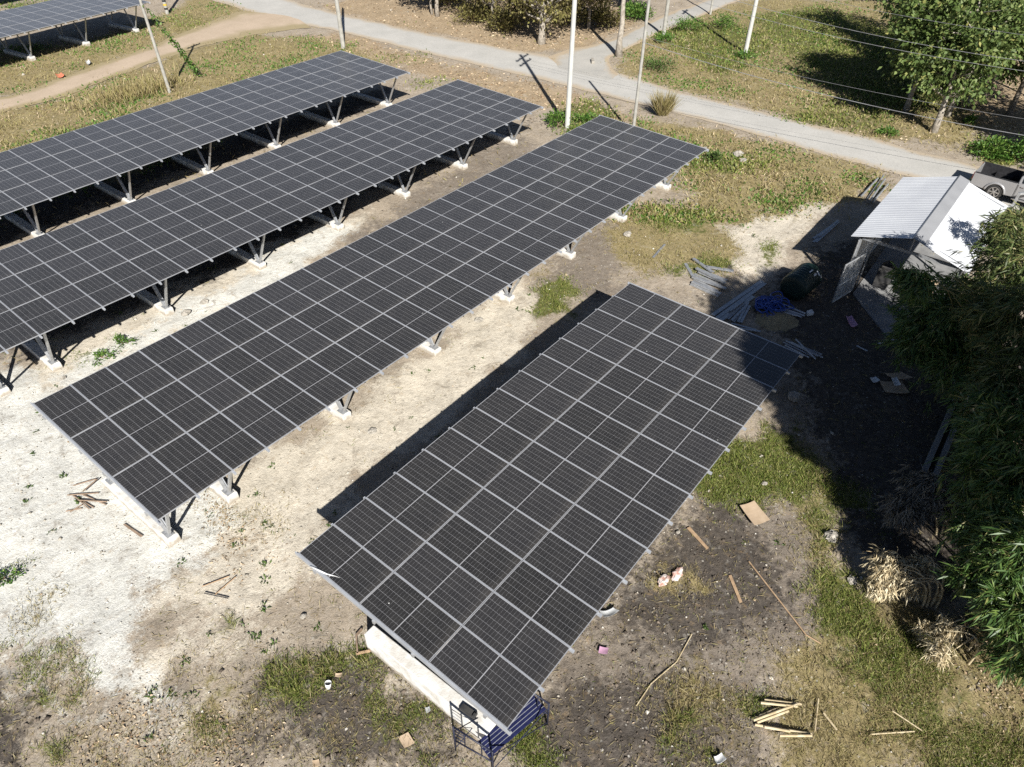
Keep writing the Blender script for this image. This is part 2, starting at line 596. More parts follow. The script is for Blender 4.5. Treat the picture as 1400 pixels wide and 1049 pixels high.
# grey-brown bare soil
poly(B_, [(480, 330), (560, 265), (700, 185), (760, 215), (600, 300), (520, 340)], 0.8)
poly(B_, [(700, 420), (760, 340), (850, 290), (920, 270), (900, 330), (850, 380), (1000, 460), (1090, 480), (1120, 600), (900, 400)], 1.0)
poly(B_, [(700, 1049), (820, 830), (950, 680), (1090, 560), (1130, 640), (1110, 760), (1100, 870), (1060, 960), (1000, 1060)], 0.8)
ell(B_, 620, 520, 40, 25, 0.5, 0.7)
ell(B_, 1090, 870, 60, 60, 0.8)
# dark damp soil, and shade painted in over the yard and under two arrays
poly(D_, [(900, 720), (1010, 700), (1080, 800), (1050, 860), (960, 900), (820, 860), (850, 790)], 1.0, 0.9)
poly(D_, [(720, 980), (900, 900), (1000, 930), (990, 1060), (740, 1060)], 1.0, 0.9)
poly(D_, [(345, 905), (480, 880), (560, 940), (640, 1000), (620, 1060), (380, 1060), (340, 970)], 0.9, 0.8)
ell(D_, 140, 1010, 50, 24, 0.7, 0.5)
ell(D_, 10, 1000, 40, 70, 0.6, 0.9)
ell(B_, 545, 545, 30, 18, 0.4, 0.8)
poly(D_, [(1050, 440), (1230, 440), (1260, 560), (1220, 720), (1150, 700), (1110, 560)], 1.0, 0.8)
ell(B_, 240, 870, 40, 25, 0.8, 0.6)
poly(D_, [(1080, 380), (1180, 330), (1240, 440), (1420, 450), (1420, 900), (1330, 800), (1180, 740), (1130, 640), (1120, 540), (1040, 440)], 0.9, 1.0)  # yard ground painted darker to deepen the bamboo shade
poly(D_, [(-300, 330), (100, 250), (540, 120), (520, 145), (200, 250), (-300, 480)], 0.8, 1.0)  # shade under the array by the dirt path, painted into the ground
poly(D_, [(-300, 560), (100, 415), (730, 165), (640, 200), (350, 345), (60, 470), (-300, 620)], 0.8, 0.9)  # same painted shade below the array behind the middle one
# straw and dry grass
poly(S_, [(-200, 160), (60, 140), (330, 45), (400, 50), (480, 60), (520, 90), (300, 190), (-100, 330)], 1.2)
poly(S_, [(-200, 70), (120, 60), (240, 10), (300, -20), (330, 15), (200, 65), (60, 118), (-200, 165)], 1.2)
poly(S_, [(860, 160), (1000, 180), (1200, 235), (1180, 260), (1060, 300), (960, 310), (930, 240)], 0.9, 0.95)
poly(S_, [(840, 280), (1000, 290), (1010, 370), (900, 370), (830, 330)], 0.8, 0.9)
poly(S_, [(850, 60), (1010, 0), (1320, 0), (1340, 200), (1200, 190), (1000, 140), (840, 100)], 1.0, 0.9)
poly(S_, [(1100, 880), (1200, 800), (1330, 860), (1420, 900), (1420, 1060), (1040, 1060), (1090, 960)], 0.8)
poly(S_, [(1090, 560), (1150, 700), (1170, 800), (1110, 800), (1070, 700)], 0.6, 0.7)
ell(S_, 300, 950, 50, 70, 1.0, 0.62)
ell(S_, 200, 1030, 120, 30, 0.9, 0.55)
ell(L_, 325, 735, 40, 30, 0.6, 0.4)
ell(D_, 290, 745, 30, 14, 0.5, 0.45)
ell(S_, 330, 690, 45, 36, 0.7, 0.42)
poly(D_, [(345, 700), (420, 640), (640, 480), (650, 488), (440, 660), (360, 715)], 0.3, 0.25)
ell(D_, 200, 960, 30, 16, 0.5, 0.45)
ell(D_, 430, 860, 50, 14, 0.5, 0.4)
ell(L_, 180, 1000, 60, 24, 0.6, 0.4)
ell(L_, 310, 1000, 40, 40, 0.6, 0.35)
ell(S_, 75, 950, 30, 22, 0.5, 0.6)
ell(S_, 45, 835, 24, 26, 0.5, 0.55)
ell(S_, 520, 985, 140, 60, 1.2, 0.4)
ell(S_, 950, 960, 60, 60, 0.8, 0.65)
ell(S_, 720, 380, 20, 10, 0.3, 0.5)
ell(S_, 920, 790, 40, 14, 0.3, 0.8)
ell(S_, 720, 900, 30, 20, 0.4, 0.8)
# living grass
poly(G_, [(720, 400), (770, 385), (810, 395), (780, 440), (730, 430)], 0.4, 0.85)
poly(G_, [(940, 620), (1000, 590), (1090, 580), (1090, 690), (1000, 720), (955, 680)], 0.5)
poly(G_, [(1100, 800), (1160, 780), (1200, 830), (1190, 880), (1110, 870)], 0.5)
poly(G_, [(1180, 860), (1280, 870), (1300, 960), (1200, 990), (1150, 940)], 0.9, 0.75)
ell(G_, 1320, 1010, 90, 50, 1.0, 0.7)
ell(G_, 1130, 700, 35, 50, 0.6, 0.7)
ell(G_, 930, 305, 60, 14, 0.5, 0.7)
ell(G_, 980, 360, 40, 14, 0.4, 0.8)
ell(G_, 930, 370, 25, 9, 0.3, 0.6)
ell(G_, 440, 905, 42, 22, 0.5, 0.55)
ell(G_, 500, 970, 22, 50, 0.5, 0.55)
ell(G_, 550, 1000, 40, 30, 0.5, 0.6)
ell(G_, 640, 990, 50, 30, 0.5, 0.9)
ell(G_, 700, 1020, 40, 30, 0.4, 0.9)
ell(G_, 400, 930, 22, 22, 0.3, 0.7)
ell(G_, 330, 830, 35, 25, 0.5, 0.5)
ell(G_, 310, 940, 22, 40, 0.5, 0.38)
ell(G_, 8, 790, 12, 10, 0.3, 0.5)
ell(G_, 45, 905, 60, 9, 0.5, 0.34)
ell(G_, 60, 965, 18, 12, 0.3, 0.7)
ell(G_, 90, 1035, 16, 14, 0.3, 0.7)
ell(G_, 120, 490, 20, 8, 0.3, 0.6)
ell(G_, 930, 1000, 40, 30, 0.5, 0.5)
ell(G_, 1010, 960, 30, 22, 0.4, 0.7)
ell(G_, 985, 225, 60, 10, 0.6, 0.6)
ell(G_, 1060, 350, 12, 10, 0.3, 0.7)
poly(G_, [(880, 30), (1000, 30), (1060, 60), (1000, 110), (900, 60)], 1.0, 0.8)
poly(G_, [(1020, 20), (1120, 10), (1280, 60), (1300, 160), (1180, 150), (1060, 70)], 1.2, 0.8)
ell(G_, 1150, 160, 80, 20, 0.8, 0.55)
ell(G_, 1370, 210, 40, 18, 0.5, 0.9)
ell(G_, 800, 160, 50, 25, 0.6, 0.6)
ell(G_, 560, 80, 50, 12, 0.5, 0.35)
ell(G_, 590, 115, 30, 10, 0.5, 0.35)
ell(G_, 190, 125, 40, 16, 0.8, 0.4)
ell(G_, 260, 30, 40, 12, 0.8, 0.45)
ell(G_, 100, 185, 80, 16, 0.8, 0.4)
poly(G_, [(0, 20), (60, 10), (90, 2), (0, 2)], 0.8, 0.6)
# leaf litter
poly(L_, [(380, 55), (470, 45), (600, 85), (760, 120), (870, 160), (850, 175), (740, 150), (560, 95), (470, 70)], 0.9, 0.9)
poly(L_, [(430, 10), (520, -10), (860, -40), (870, 30), (800, 66), (700, 70), (560, 40)], 1.0)
poly(L_, [(1310, 60), (1420, 60), (1420, 200), (1320, 170)], 1.0, 0.8)
poly(L_, [(1330, 870), (1420, 880), (1420, 1000), (1370, 960)], 0.8, 0.9)
ell(L_, 1230, 900, 40, 25, 0.5, 0.4)
ell(L_, 1000, 225, 60, 14, 0.6, 0.4)
ell(L_, 1180, 190, 120, 14, 0.6, 0.3)
ell(L_, 300, 690, 30, 16, 0.3, 0.4)

# fallen bamboo leaves under the clumps along the boundary
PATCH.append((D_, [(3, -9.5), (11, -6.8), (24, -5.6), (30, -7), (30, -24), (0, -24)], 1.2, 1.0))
PATCH.append((L_, [(5, -10.5), (13, -8.2), (26, -7.5), (28, -18), (4, -18)], 2.0, 0.55))


def fields(x, y):
    out = np.zeros((8,) + x.shape)
    wx = x + 1.1 * (lattice_noise(x, y, 2.2, 1) - 0.5) * 2 * 0.8
    wy = y + 1.1 * (lattice_noise(x, y, 2.2, 2) - 0.5) * 2 * 0.8
    wx = wx + 1.0 * (lattice_noise(x, y, 0.75, 3) - 0.5) * 1.3
    wy = wy + 1.0 * (lattice_noise(x, y, 0.75, 4) - 0.5) * 1.3
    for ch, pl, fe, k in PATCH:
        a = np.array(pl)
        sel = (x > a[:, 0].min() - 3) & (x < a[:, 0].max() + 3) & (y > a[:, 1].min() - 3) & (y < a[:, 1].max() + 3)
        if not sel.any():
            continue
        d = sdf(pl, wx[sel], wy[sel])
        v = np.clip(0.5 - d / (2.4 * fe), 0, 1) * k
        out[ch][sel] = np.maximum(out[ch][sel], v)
    far = np.clip((np.hypot(x - 20, y - 15) - 60) / 20, 0, 1)
    out[S_] = np.maximum(out[S_], far * 0.7)
    return out


# ------------------------------------------------------------------ roads (strips of edge pairs)
MAIN = [((210, -30), (280, -42)), ((270, -8), (330, -24)), ((325, 10), (392, 0)), ((395, 29), (437, 14)), ((462, 42), (490, 26)), ((525, 58), (560, 42)),
        ((600, 76), (640, 58)), ((700, 99), (720, 73)), ((762, 113), (775, 82)), ((820, 128), (835, 98)), ((887, 145), (905, 120)),
        ((950, 161), (962, 136)), ((1050, 187), (1055, 158)), ((1125, 210), (1120, 174)), ((1200, 230), (1195, 191)),
        ((1262, 246), (1262, 210)), ((1330, 268), (1335, 228)), ((1400, 296), (1400, 248)), ((1500, 335), (1500, 284)), ((1650, 400), (1650, 340))]
BRANCH = [((735, 88), (862, 118)), ((782, 68), (836, 94)), ((812, 63), (832, 80)), ((842, 54), (849, 71)), ((875, 37), (890, 50)), ((912, 21), (930, 34)), ((962, 2), (985, 11)), ((1003, -14), (1025, -5)), ((1060, -40), (1080, -32))]
PATHS = [((-160, 174), (-160, 197)), ((-70, 148), (-70, 173)), ((0, 135), (0, 153)), ((49, 120), (77, 135)), ((124, 93), (164, 102)), ((211, 63), (227, 79)), ((248, 46), (278, 63)), ((325, 18), (368, 44)), ((390, 10), (430, 38))]


def strip_poly(pairs):
    return [tuple(G(*a)[:2]) for a, b in pairs] + [tuple(G(*b)[:2]) for a, b in reversed(pairs)]


ROADPOLYS = [strip_poly(MAIN), strip_poly(BRANCH), strip_poly(PATHS)]


def road_mat(name, c1, c2, edge, ew=0.55, track=0.1):
    m, t, b, N, L = nodes(name)
    b.inputs['Roughness'].default_value = 0.95
    b.inputs['Specular IOR Level'].default_value = 0.2
    tc = N('ShaderNodeTexCoord')
    n1 = N('ShaderNodeTexNoise')
    n1.inputs['Scale'].default_value = 0.5
    n1.inputs['Detail'].default_value = 8
    n1.inputs['Roughness'].default_value = 0.65
    L(tc.outputs['Object'], n1.inputs['Vector'])
    n2 = N('ShaderNodeTexNoise')
    n2.inputs['Scale'].default_value = 14
    n2.inputs['Detail'].default_value = 5
    n2.inputs['Roughness'].default_value = 0.7
    L(tc.outputs['Object'], n2.inputs['Vector'])
    at = N('ShaderNodeAttribute')
    at.attribute_name = 'across'
    r1 = N('ShaderNodeMapRange')
    r1.inputs[1].default_value, r1.inputs[2].default_value = 0.3, 0.7
    L(n1.outputs[0], r1.inputs[0])
    mx = N('ShaderNodeMix')
    mx.data_type = 'RGBA'
    L(r1.outputs[0], mx.inputs[0])
    mx.inputs[6].default_value = (*c1, 1)
    mx.inputs[7].default_value = (*c2, 1)
    # dusty verges creep in from the edges
    ad = N('ShaderNodeMath')
    ad.operation = 'MULTIPLY_ADD'
    L(n1.outputs[0], ad.inputs[0])
    ad.inputs[1].default_value = 0.9
    L(at.outputs['Fac'], ad.inputs[2])
    ad2 = N('ShaderNodeMath')
    ad2.operation = 'MULTIPLY_ADD'
    L(n2.outputs[0], ad2.inputs[0])
    ad2.inputs[1].default_value = 0.5
    L(ad.outputs[0], ad2.inputs[2])
    r2 = N('ShaderNodeMapRange')
    r2.inputs[1].default_value, r2.inputs[2].default_value = 0.7 + ew + 0.0, 0.7 + ew + 0.35
    L(ad2.outputs[0], r2.inputs[0])
    m2 = N('ShaderNodeMix')
    m2.data_type = 'RGBA'
    L(r2.outputs[0], m2.inputs[0])
    L(mx.outputs[2], m2.inputs[6])
    m2.inputs[7].default_value = (*edge, 1)
    # fine grain
    m3 = N('ShaderNodeMix')
    m3.data_type = 'RGBA'
    m3.blend_type = 'MULTIPLY'
    m3.inputs[0].default_value = 0.5
    r3 = N('ShaderNodeMapRange')
    r3.inputs[1].default_value, r3.inputs[2].default_value = 0.25, 0.75
    r3.inputs[3].default_value, r3.inputs[4].default_value = 0.55, 1.3
    L(n2.outputs[0], r3.inputs[0])
    L(m2.outputs[2], m3.inputs[6])
    L(r3.outputs[0], m3.inputs[7])
    L(m3.outputs[2], b.inputs['Base Color'])
    return m


def road(name, pairs, z, m, jit=0.25, nx=10, step=0.5):
    A = [G(*a) for a, b in pairs]
    B = [G(*b) for a, b in pairs]
    rows = []
    for i in range(len(A) - 1):
        p0, p1, p2, p3 = (max(i - 1, 0), i, i + 1, min(i + 2, len(A) - 1))
        n = max(2, int((A[i + 1] - A[i]).length / step))
        for k in range(n):
            t = k / n

            def cr(Q):
                a, b_, c, d = Q[p0], Q[p1], Q[p2], Q[p3]
                return 0.5 * ((2 * b_) + (c - a) * t + (2 * a - 5 * b_ + 4 * c - d) * t * t + (3 * b_ - a - 3 * c + d) * t ** 3)
            rows.append((cr(A), cr(B)))
    V, att = [], []
    for i, (a, b) in enumerate(rows):
        j1 = (lattice_noise(np.array([i * step]), np.array([z * 1000.0]), 1.2, 5)[0] - 0.5) * 2 * jit
        j2 = (lattice_noise(np.array([i * step]), np.array([z * 1000.0 + 40]), 1.2, 6)[0] - 0.5) * 2 * jit
        d = (b - a).normalized()
        a2, b2 = a - d * (0.15 + j1), b + d * (0.15 + j2)
        for k in range(nx + 1):
            u = k / nx
            p = a2.lerp(b2, u)
            camber = 0.03 * (1 - (2 * u - 1) ** 2)
            V.append((p.x, p.y, z + camber))
            att.append(abs(2 * u - 1) ** 1.5)
    F = []
    for i in range(len(rows) - 1):
        for k in range(nx):
            q = i * (nx + 1) + k
            F.append((q, q + 1, q + nx + 2, q + nx + 1))
    o = np_mesh(name, np.array(V), np.array(F), m, smooth=True)
    at = o.data.attributes.new('across', 'FLOAT', 'POINT')
    at.data.foreach_set('value', np.array(att, np.float32))
    # normals up
    if o.data.polygons[0].normal.z < 0:
        o.data.flip_normals()
    return tag(o, kind='structure')


road('road', MAIN, 0.020, road_mat('road_surface', (0.41, 0.40, 0.37), (0.49, 0.475, 0.44), (0.42, 0.35, 0.26)))
road('side_road', BRANCH, 0.028, road_mat('side_road_surface', (0.46, 0.44, 0.40), (0.36, 0.35, 0.32), (0.42, 0.34, 0.24), 0.45))
road('dirt_path', PATHS, 0.012, road_mat('path_dirt', (0.50, 0.40, 0.30), (0.42, 0.335, 0.245), (0.33, 0.27, 0.16), 0.3), 0.35)


# ------------------------------------------------------------------ the ground
def graded(lo, hi, near_lo, near_hi, step, grow=1.08):
    c = list(np.arange(near_lo, near_hi, step))
    s, v = step, near_lo
    left = []
    while v > lo:
        s *= grow
        v -= s
        left.append(v)
    s, v = step, c[-1]
    while v < hi:
        s *= grow
        v += s
        c.append(v)
    return np.array(left[::-1] + c)


def ground_height(x, y):
    h = 0.10 * (lattice_noise(x, y, 3.0, 11, 2) - 0.5) + 0.07 * (lattice_noise(x, y, 0.7, 12, 3) - 0.5)
    near = np.full(x.shape, 9.0)
    for rp in ROADPOLYS:
        a = np.array(rp)
        sel = (x > a[:, 0].min() - 3) & (x < a[:, 0].max() + 3) & (y > a[:, 1].min() - 3) & (y < a[:, 1].max() + 3)
        if sel.any():
            near[sel] = np.minimum(near[sel], sdf(rp, x[sel], y[sel]))
    k = np.clip((near - 0.1) / 1.2, 0, 1)
    h = h * k - 0.05 * np.clip((-near - 0.05) / 0.4, 0, 1)
    return h, near


def ground_mat():
    m, t, b, N, L = nodes('ground_cover')
    b.inputs['Roughness'].default_value = 1.0
    b.inputs['Specular IOR Level'].default_value = 0.1
    tc = N('ShaderNodeTexCoord')

    def noise(scale, det=6, rough=0.6, dist=0.0):
        n = N('ShaderNodeTexNoise')
        n.inputs['Scale'].default_value = scale
        n.inputs['Detail'].default_value = det
        n.inputs['Roughness'].default_value = rough
        n.inputs['Distortion'].default_value = dist
        L(tc.outputs['Object'], n.inputs['Vector'])
        return n.outputs[0]

    def mrange(v, a, c, d=0.0, e=1.0):
        r = N('ShaderNodeMapRange')
        r.inputs[1].default_value, r.inputs[2].default_value = a, c
        r.inputs[3].default_value, r.inputs[4].default_value = d, e
        L(v, r.inputs[0])
        return r.outputs[0]

    def mix(f, a, c, mode='MIX'):
        x = N('ShaderNodeMix')
        x.data_type = 'RGBA'
        x.blend_type = mode
        if isinstance(f, (int, float)):
            x.inputs[0].default_value = f
        else:
            L(f, x.inputs[0])
        for i, v in ((6, a), (7, c)):
            if isinstance(v, tuple):
                x.inputs[i].default_value = (*v, 1)
            else:
                L(v, x.inputs[i])
        return x.outputs[2]

    def madd(a, k, c):
        n = N('ShaderNodeMath')
        n.operation = 'MULTIPLY_ADD'
        L(a, n.inputs[0])
        n.inputs[1].default_value = k
        if isinstance(c, (int, float)):
            n.inputs[2].default_value = c
        else:
            L(c, n.inputs[2])
        return n.outputs[0]
    nA, nB, nC, nD = noise(0.9, 5), noise(5.0, 6, 0.65), noise(24.0, 5, 0.7), noise(2.3, 6, 0.7, 0.6)
    brk = madd(nB, 0.75, madd(nC, 0.6, madd(nD, 0.8, -1.075)))        # breaks the borders up, mean 0
    wts = []
    for nm in ('cover_a', 'cover_b'):
        at = N('ShaderNodeAttribute')
        at.attribute_name = nm
        sp = N('ShaderNodeSeparateColor')
        L(at.outputs['Color'], sp.inputs[0])
        wts += [sp.outputs[0], sp.outputs[1], sp.outputs[2], at.outputs['Alpha']]

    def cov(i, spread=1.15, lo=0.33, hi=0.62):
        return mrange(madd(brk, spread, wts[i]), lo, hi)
    fine = mrange(nC, 0.25, 0.75)
    mid = mrange(nB, 0.3, 0.7)
    col = mix(mid, (0.42, 0.36, 0.285), (0.30, 0.25, 0.19))
    col = mix(cov(B_), col, mix(mid, (0.28, 0.24, 0.195), (0.19, 0.16, 0.13)))
    col = mix(cov(C_), col, mix(mid, (0.66, 0.60, 0.495), (0.54, 0.485, 0.39)))
    white = mix(mid, (0.70, 0.695, 0.65), (0.60, 0.585, 0.52))
    col = mix(cov(W_), col, white)
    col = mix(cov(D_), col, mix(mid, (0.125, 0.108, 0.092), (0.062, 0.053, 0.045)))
    col = mix(cov(L_), col, mix(mid, (0.44, 0.345, 0.23), (0.29, 0.215, 0.135)))
    col = mix(cov(S_), col, mix(mid, (0.34, 0.275, 0.15), (0.22, 0.185, 0.085)))
    col = mix(cov(G_), col, mix(mid, (0.16, 0.16, 0.055), (0.09, 0.105, 0.030)))
    mot = noise(1.7, 9, 0.72, 0.8)
    mot2 = noise(3.4, 8, 0.75, 0.4)
    col = mix(mrange(mot, 0.54, 0.70, 0, 0.65), col, (0.20, 0.165, 0.125))
    col = mix(mrange(mot, 0.44, 0.28, 0, 0.45), col, (0.52, 0.49, 0.43))
    col = mix(mrange(mot2, 0.56, 0.72, 0, 0.6), col, (0.36, 0.25, 0.13))
    col = mix(mrange(mot2, 0.42, 0.28, 0, 0.6), col, (0.11, 0.095, 0.075))
    # grit: pale chips and dark crumbs
    vo = N('ShaderNodeTexVoronoi')
    vo.inputs['Scale'].default_value = 9.0
    L(tc.outputs['Object'], vo.inputs['Vector'])
    sv = N('ShaderNodeSeparateColor')
    L(vo.outputs['Color'], sv.inputs[0])

    def both(a, c):
        n = N('ShaderNodeMath')
        n.operation = 'MULTIPLY'
        L(a, n.inputs[0])
        L(c, n.inputs[1])
        return n.outputs[0]
    near = mrange(vo.outputs['Distance'], 0.30, 0.16)
    chip = both(near, mrange(sv.outputs[0], 0.90, 0.91))
    crumb = both(near, mrange(sv.outputs[1], 0.88, 0.89))
    col = mix(both(chip, mrange(nB, 0.35, 0.6, 0.2, 0.9)), col, (0.62, 0.59, 0.52))
    col = mix(both(crumb, mrange(nB, 0.35, 0.6, 0.2, 0.7)), col, (0.10, 0.085, 0.065))
    g = mrange(nC, 0.2, 0.8, 0.62, 1.32)
    gr = N('ShaderNodeCombineColor')
    for i in range(3):
        L(g, gr.inputs[i])
    col = mix(0.75, col, gr.outputs[0], 'MULTIPLY')
    big = mrange(nA, 0.3, 0.7, 0.82, 1.12)
    gb = N('ShaderNodeCombineColor')
    for i in range(3):
        L(big, gb.inputs[i])
    col = mix(1.0, col, gb.outputs[0], 'MULTIPLY')
    L(col, b.inputs['Base Color'])
    bp = N('ShaderNodeBump')
    bp.inputs['Strength'].default_value = 0.8
    bp.inputs['Distance'].default_value = 0.05
    L(madd(nC, 0.6, nB), bp.inputs['Height'])
    L(bp.outputs[0], b.inputs['Normal'])
    return m


gx = graded(-150, 600, -9, 36, 0.13)
gy = graded(-300, 700, -14, 38, 0.13)
X, Y = np.meshgrid(gx, gy, indexing='ij')
H, NEAR = ground_height(X, Y)
FL = fields(X, Y)
V = np.stack([X, Y, H], -1).reshape(-1, 3)
ny = len(gy)
ii, jj = np.meshgrid(np.arange(len(gx) - 1), np.arange(ny - 1), indexing='ij')
q = (ii * ny + jj).ravel()
F = np.stack([q, q + ny, q + ny + 1, q + 1], 1)
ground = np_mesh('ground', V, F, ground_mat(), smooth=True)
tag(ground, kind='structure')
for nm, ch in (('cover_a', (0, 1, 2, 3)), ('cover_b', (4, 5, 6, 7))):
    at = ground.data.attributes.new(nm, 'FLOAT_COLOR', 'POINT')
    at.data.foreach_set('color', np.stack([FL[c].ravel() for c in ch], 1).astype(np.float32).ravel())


# ------------------------------------------------------------------ solar arrays
PC, PR = 1.058, 2.114
pm = MB()
x, y = 0.519 - 0.009, 1.047 - 0.009
pm.add([(-x, -y, 0.031), (x, -y, 0.031), (x, y, 0.031), (-x, y, 0.031)], [(0, 1, 2, 3)])
pm.add([(-x, -y, 0.004), (x, -y, 0.004), (x, y, 0.004), (-x, y, 0.004)], [(3, 2, 1, 0)])
PANEL_ME = pm.mesh('solar_panel', M['cells'])
fm = MB()
fw = 0.010
for sx in (-1, 1):
    fm.box((sx * (0.519 - fw / 2), 0, 0.0175), (fw, 2.094, 0.035))
for sy in (-1, 1):
    fm.box((0, sy * (1.047 - fw / 2), 0.0175), (1.038 - 2 * fw, fw, 0.035))
FRAME_ME = fm.mesh('frame', M['frame'])


def solar_array(label, ncol, x0, y0, z0, tilt, yaw, slope, curv, feet, legs=True, ends=True, first=0, group='rows of solar panels'):
    root = thing('solar_array', label, 'solar array', (x0, y0, 0), yaw, group)
    Lw = ncol * PC
    DP = 3 * PR * math.cos(tilt)

    def hz(u, v):
        return z0 + v * math.tan(tilt) + slope * u + curv * 4 * u * (Lw - u) / Lw ** 2
    for i in range(first, ncol):
        for r in range(3):
            u, v = (i + 0.5) * PC, (r + 0.5) * PR * math.cos(tilt)
            ex = Vector((1, 0, (hz(u + .5, v) - hz(u - .5, v)))).normalized()
            ey = Vector((0, math.cos(tilt), math.sin(tilt)))
            ez = ex.cross(ey).normalized()
            ey = ez.cross(ex)
            o = bpy.data.objects.new('solar_panel', PANEL_ME)
            COL.objects.link(o)
            o.parent = root
            j = [random.uniform(-0.0025, 0.0025) for _ in range(2)]
            mt = Matrix((ex, ey, ez)).transposed().to_4x4()
            mt.translation = Vector((u, v, hz(u, v) - 0.033 + random.uniform(-0.003, 0.003)))
            o.matrix_local = mt @ Matrix.Rotation(j[0], 4, 'X') @ Matrix.Rotation(j[1], 4, 'Y')
            f = bpy.data.objects.new('frame', FRAME_ME)
            COL.objects.link(f)
            f.parent = o
    # rails up the slope under every seam, their ends showing past the lower edge
    for i in range(first, ncol + 1):
        u = i * PC
        ov = 0.09
        b = MB()
        a0, a1 = (u, -ov, hz(u, -ov) - 0.075), (u, DP + ov * 0.8, hz(u, DP) - 0.075)
        b.bar(a0, a1, 0.055, 0.07)
        b.bar((u, 0.0, hz(u, 0) - 0.017), (u, DP, hz(u, DP) - 0.022), 0.013, 0.045)
        if i in (0, ncol):
            sgn = -1 if i == 0 else 1
            b.bar((u + sgn * 0.022, -ov, hz(u, -ov) - 0.06), (u + sgn * 0.022, DP + ov, hz(u, DP + ov) - 0.06), 0.028, 0.115)
        b.build('rail', M['alu'], root)
    for v in (0.55, 2.55, 3.75, 5.75):
        b = MB()
        n = max(6, ncol)
        us = np.linspace(first * PC - 0.06 if first else -0.06, Lw + 0.06, n + 1)
        for k in range(n):
            b.bar((us[k], v, hz(us[k], v) - 0.17), (us[k + 1], v, hz(us[k + 1], v) - 0.17), 0.06, 0.115)
        b.build('purlin', M['galv'], root)
    if legs:
        for u in feet:
            fb = MB()
            prof = [(-0.19, -0.1), (0.19, -0.1), (0.175, 0.27), (-0.175, 0.27)]
            fb.prism(prof, 1.40, 5.0, lambda p, t, u=u: (u + p[0], t, p[1]))
            fb.build('concrete_footing', M['footing'], root, bevel=0.025)
            for base, tops in ((1.62, (0.55, 2.55)), (4.72, (3.75, 5.75))):
                pb = MB()
                pb.box((u, base, 0.282), (0.22, 0.32, 0.02))
                pb.build('base_plate', M['galv'], root)
                for k, v in enumerate(tops):
                    sb = MB()
                    zt = hz(u, v) - 0.23
                    d = 0.07 if v > base else -0.07
                    sb.bar((u, base + d, 0.29), (u, v, zt), 0.07, 0.08, up=(1, 0, 0))
                    sb.build('support_post', M['galv'], root)
                    if v > base:
                        kb = MB()
                        k0, k1 = Vector((u + 0.07, base + d + 0.02, 0.30)), Vector((u + 0.06, base + d + 0.02, 0.30)).lerp(Vector((u + 0.07, v, zt)), 0.45)
                        kb.bar(k0, k1, 0.045, 0.045, up=(1, 0, 0))
                        kb.build('brace', M['alu'], root)
    return root, hz


FEET = [2.38 + 4.45 * k for k in range(7)]
solar_array('shortest solar array, 14 panels long, above the white concrete beam and the blue scaffold', 14, 0, 0, 2.3999, 0.0136, 0, 0.0075, 0.0538, [3.0, 7.4, 11.8])
solar_array('long solar array in the middle with white footings along the cream gravel strip', 28, -1.5898, 9.6618, 2.6047, 0.0352, 0.0089, -0.0064, -0.0682, [0.45] + FEET)
solar_array('long solar array behind the middle array, braced legs along the bare strip', 28, -2.0322, 19.835, 2.4366, 0.0303, 0.0022, -0.0019, -0.0815, [0.6] + FEET)
solar_array('long solar array beside the dry grass field and the dirt path', 28, -2.4888, 29.7133, 2.3079, 0.0257, 0.0096, 0.0019, -0.011, FEET)
a = 0.14
solar_array('far solar array across the dirt path, thin legs over a pale gravel edge', 18, 26.45 - 18 * PC * math.cos(a), 59.35 - 18 * PC * math.sin(a), 2.3, 0.03, a, 0, 0, [18 * PC - 0.9 - 4.56 * k for k in range(4)][::-1])
solar_array('farthest solar array, only its end rail showing at the upper left edge of the photo', 12, 23.6 - 12 * PC * math.cos(a), 77.6 - 12 * PC * math.sin(a), 2.0, 0.03, a, 0, 0, [1.0, 5.5, 10.0])

# concrete beam that carries the near end of the nearest array
b = MB()
b.prism([(-0.17, -0.1), (0.17, -0.1), (0.16, 0.66), (-0.16, 0.66)], 0.72, 4.55, lambda p, t: (0.36 + p[0] - 0.02 * t, t, p[1]))
o = b.build('concrete_beam', M['footing'], bevel=0.02)
tag(o, 'long white concrete beam under the near end of the nearest solar array', 'concrete beam')
b = MB()
b.box((0.30, 1.35, 0.70), (0.16, 0.40, 0.08), 0.1)
b.box((0.30, 1.18, 0.76), (0.10, 0.06, 0.05), 0.1)
o = b.build('cable_box', M['soot'], bevel=0.01)
tag(o, 'small black box lying on the white concrete beam above the blue scaffold deck', 'box')



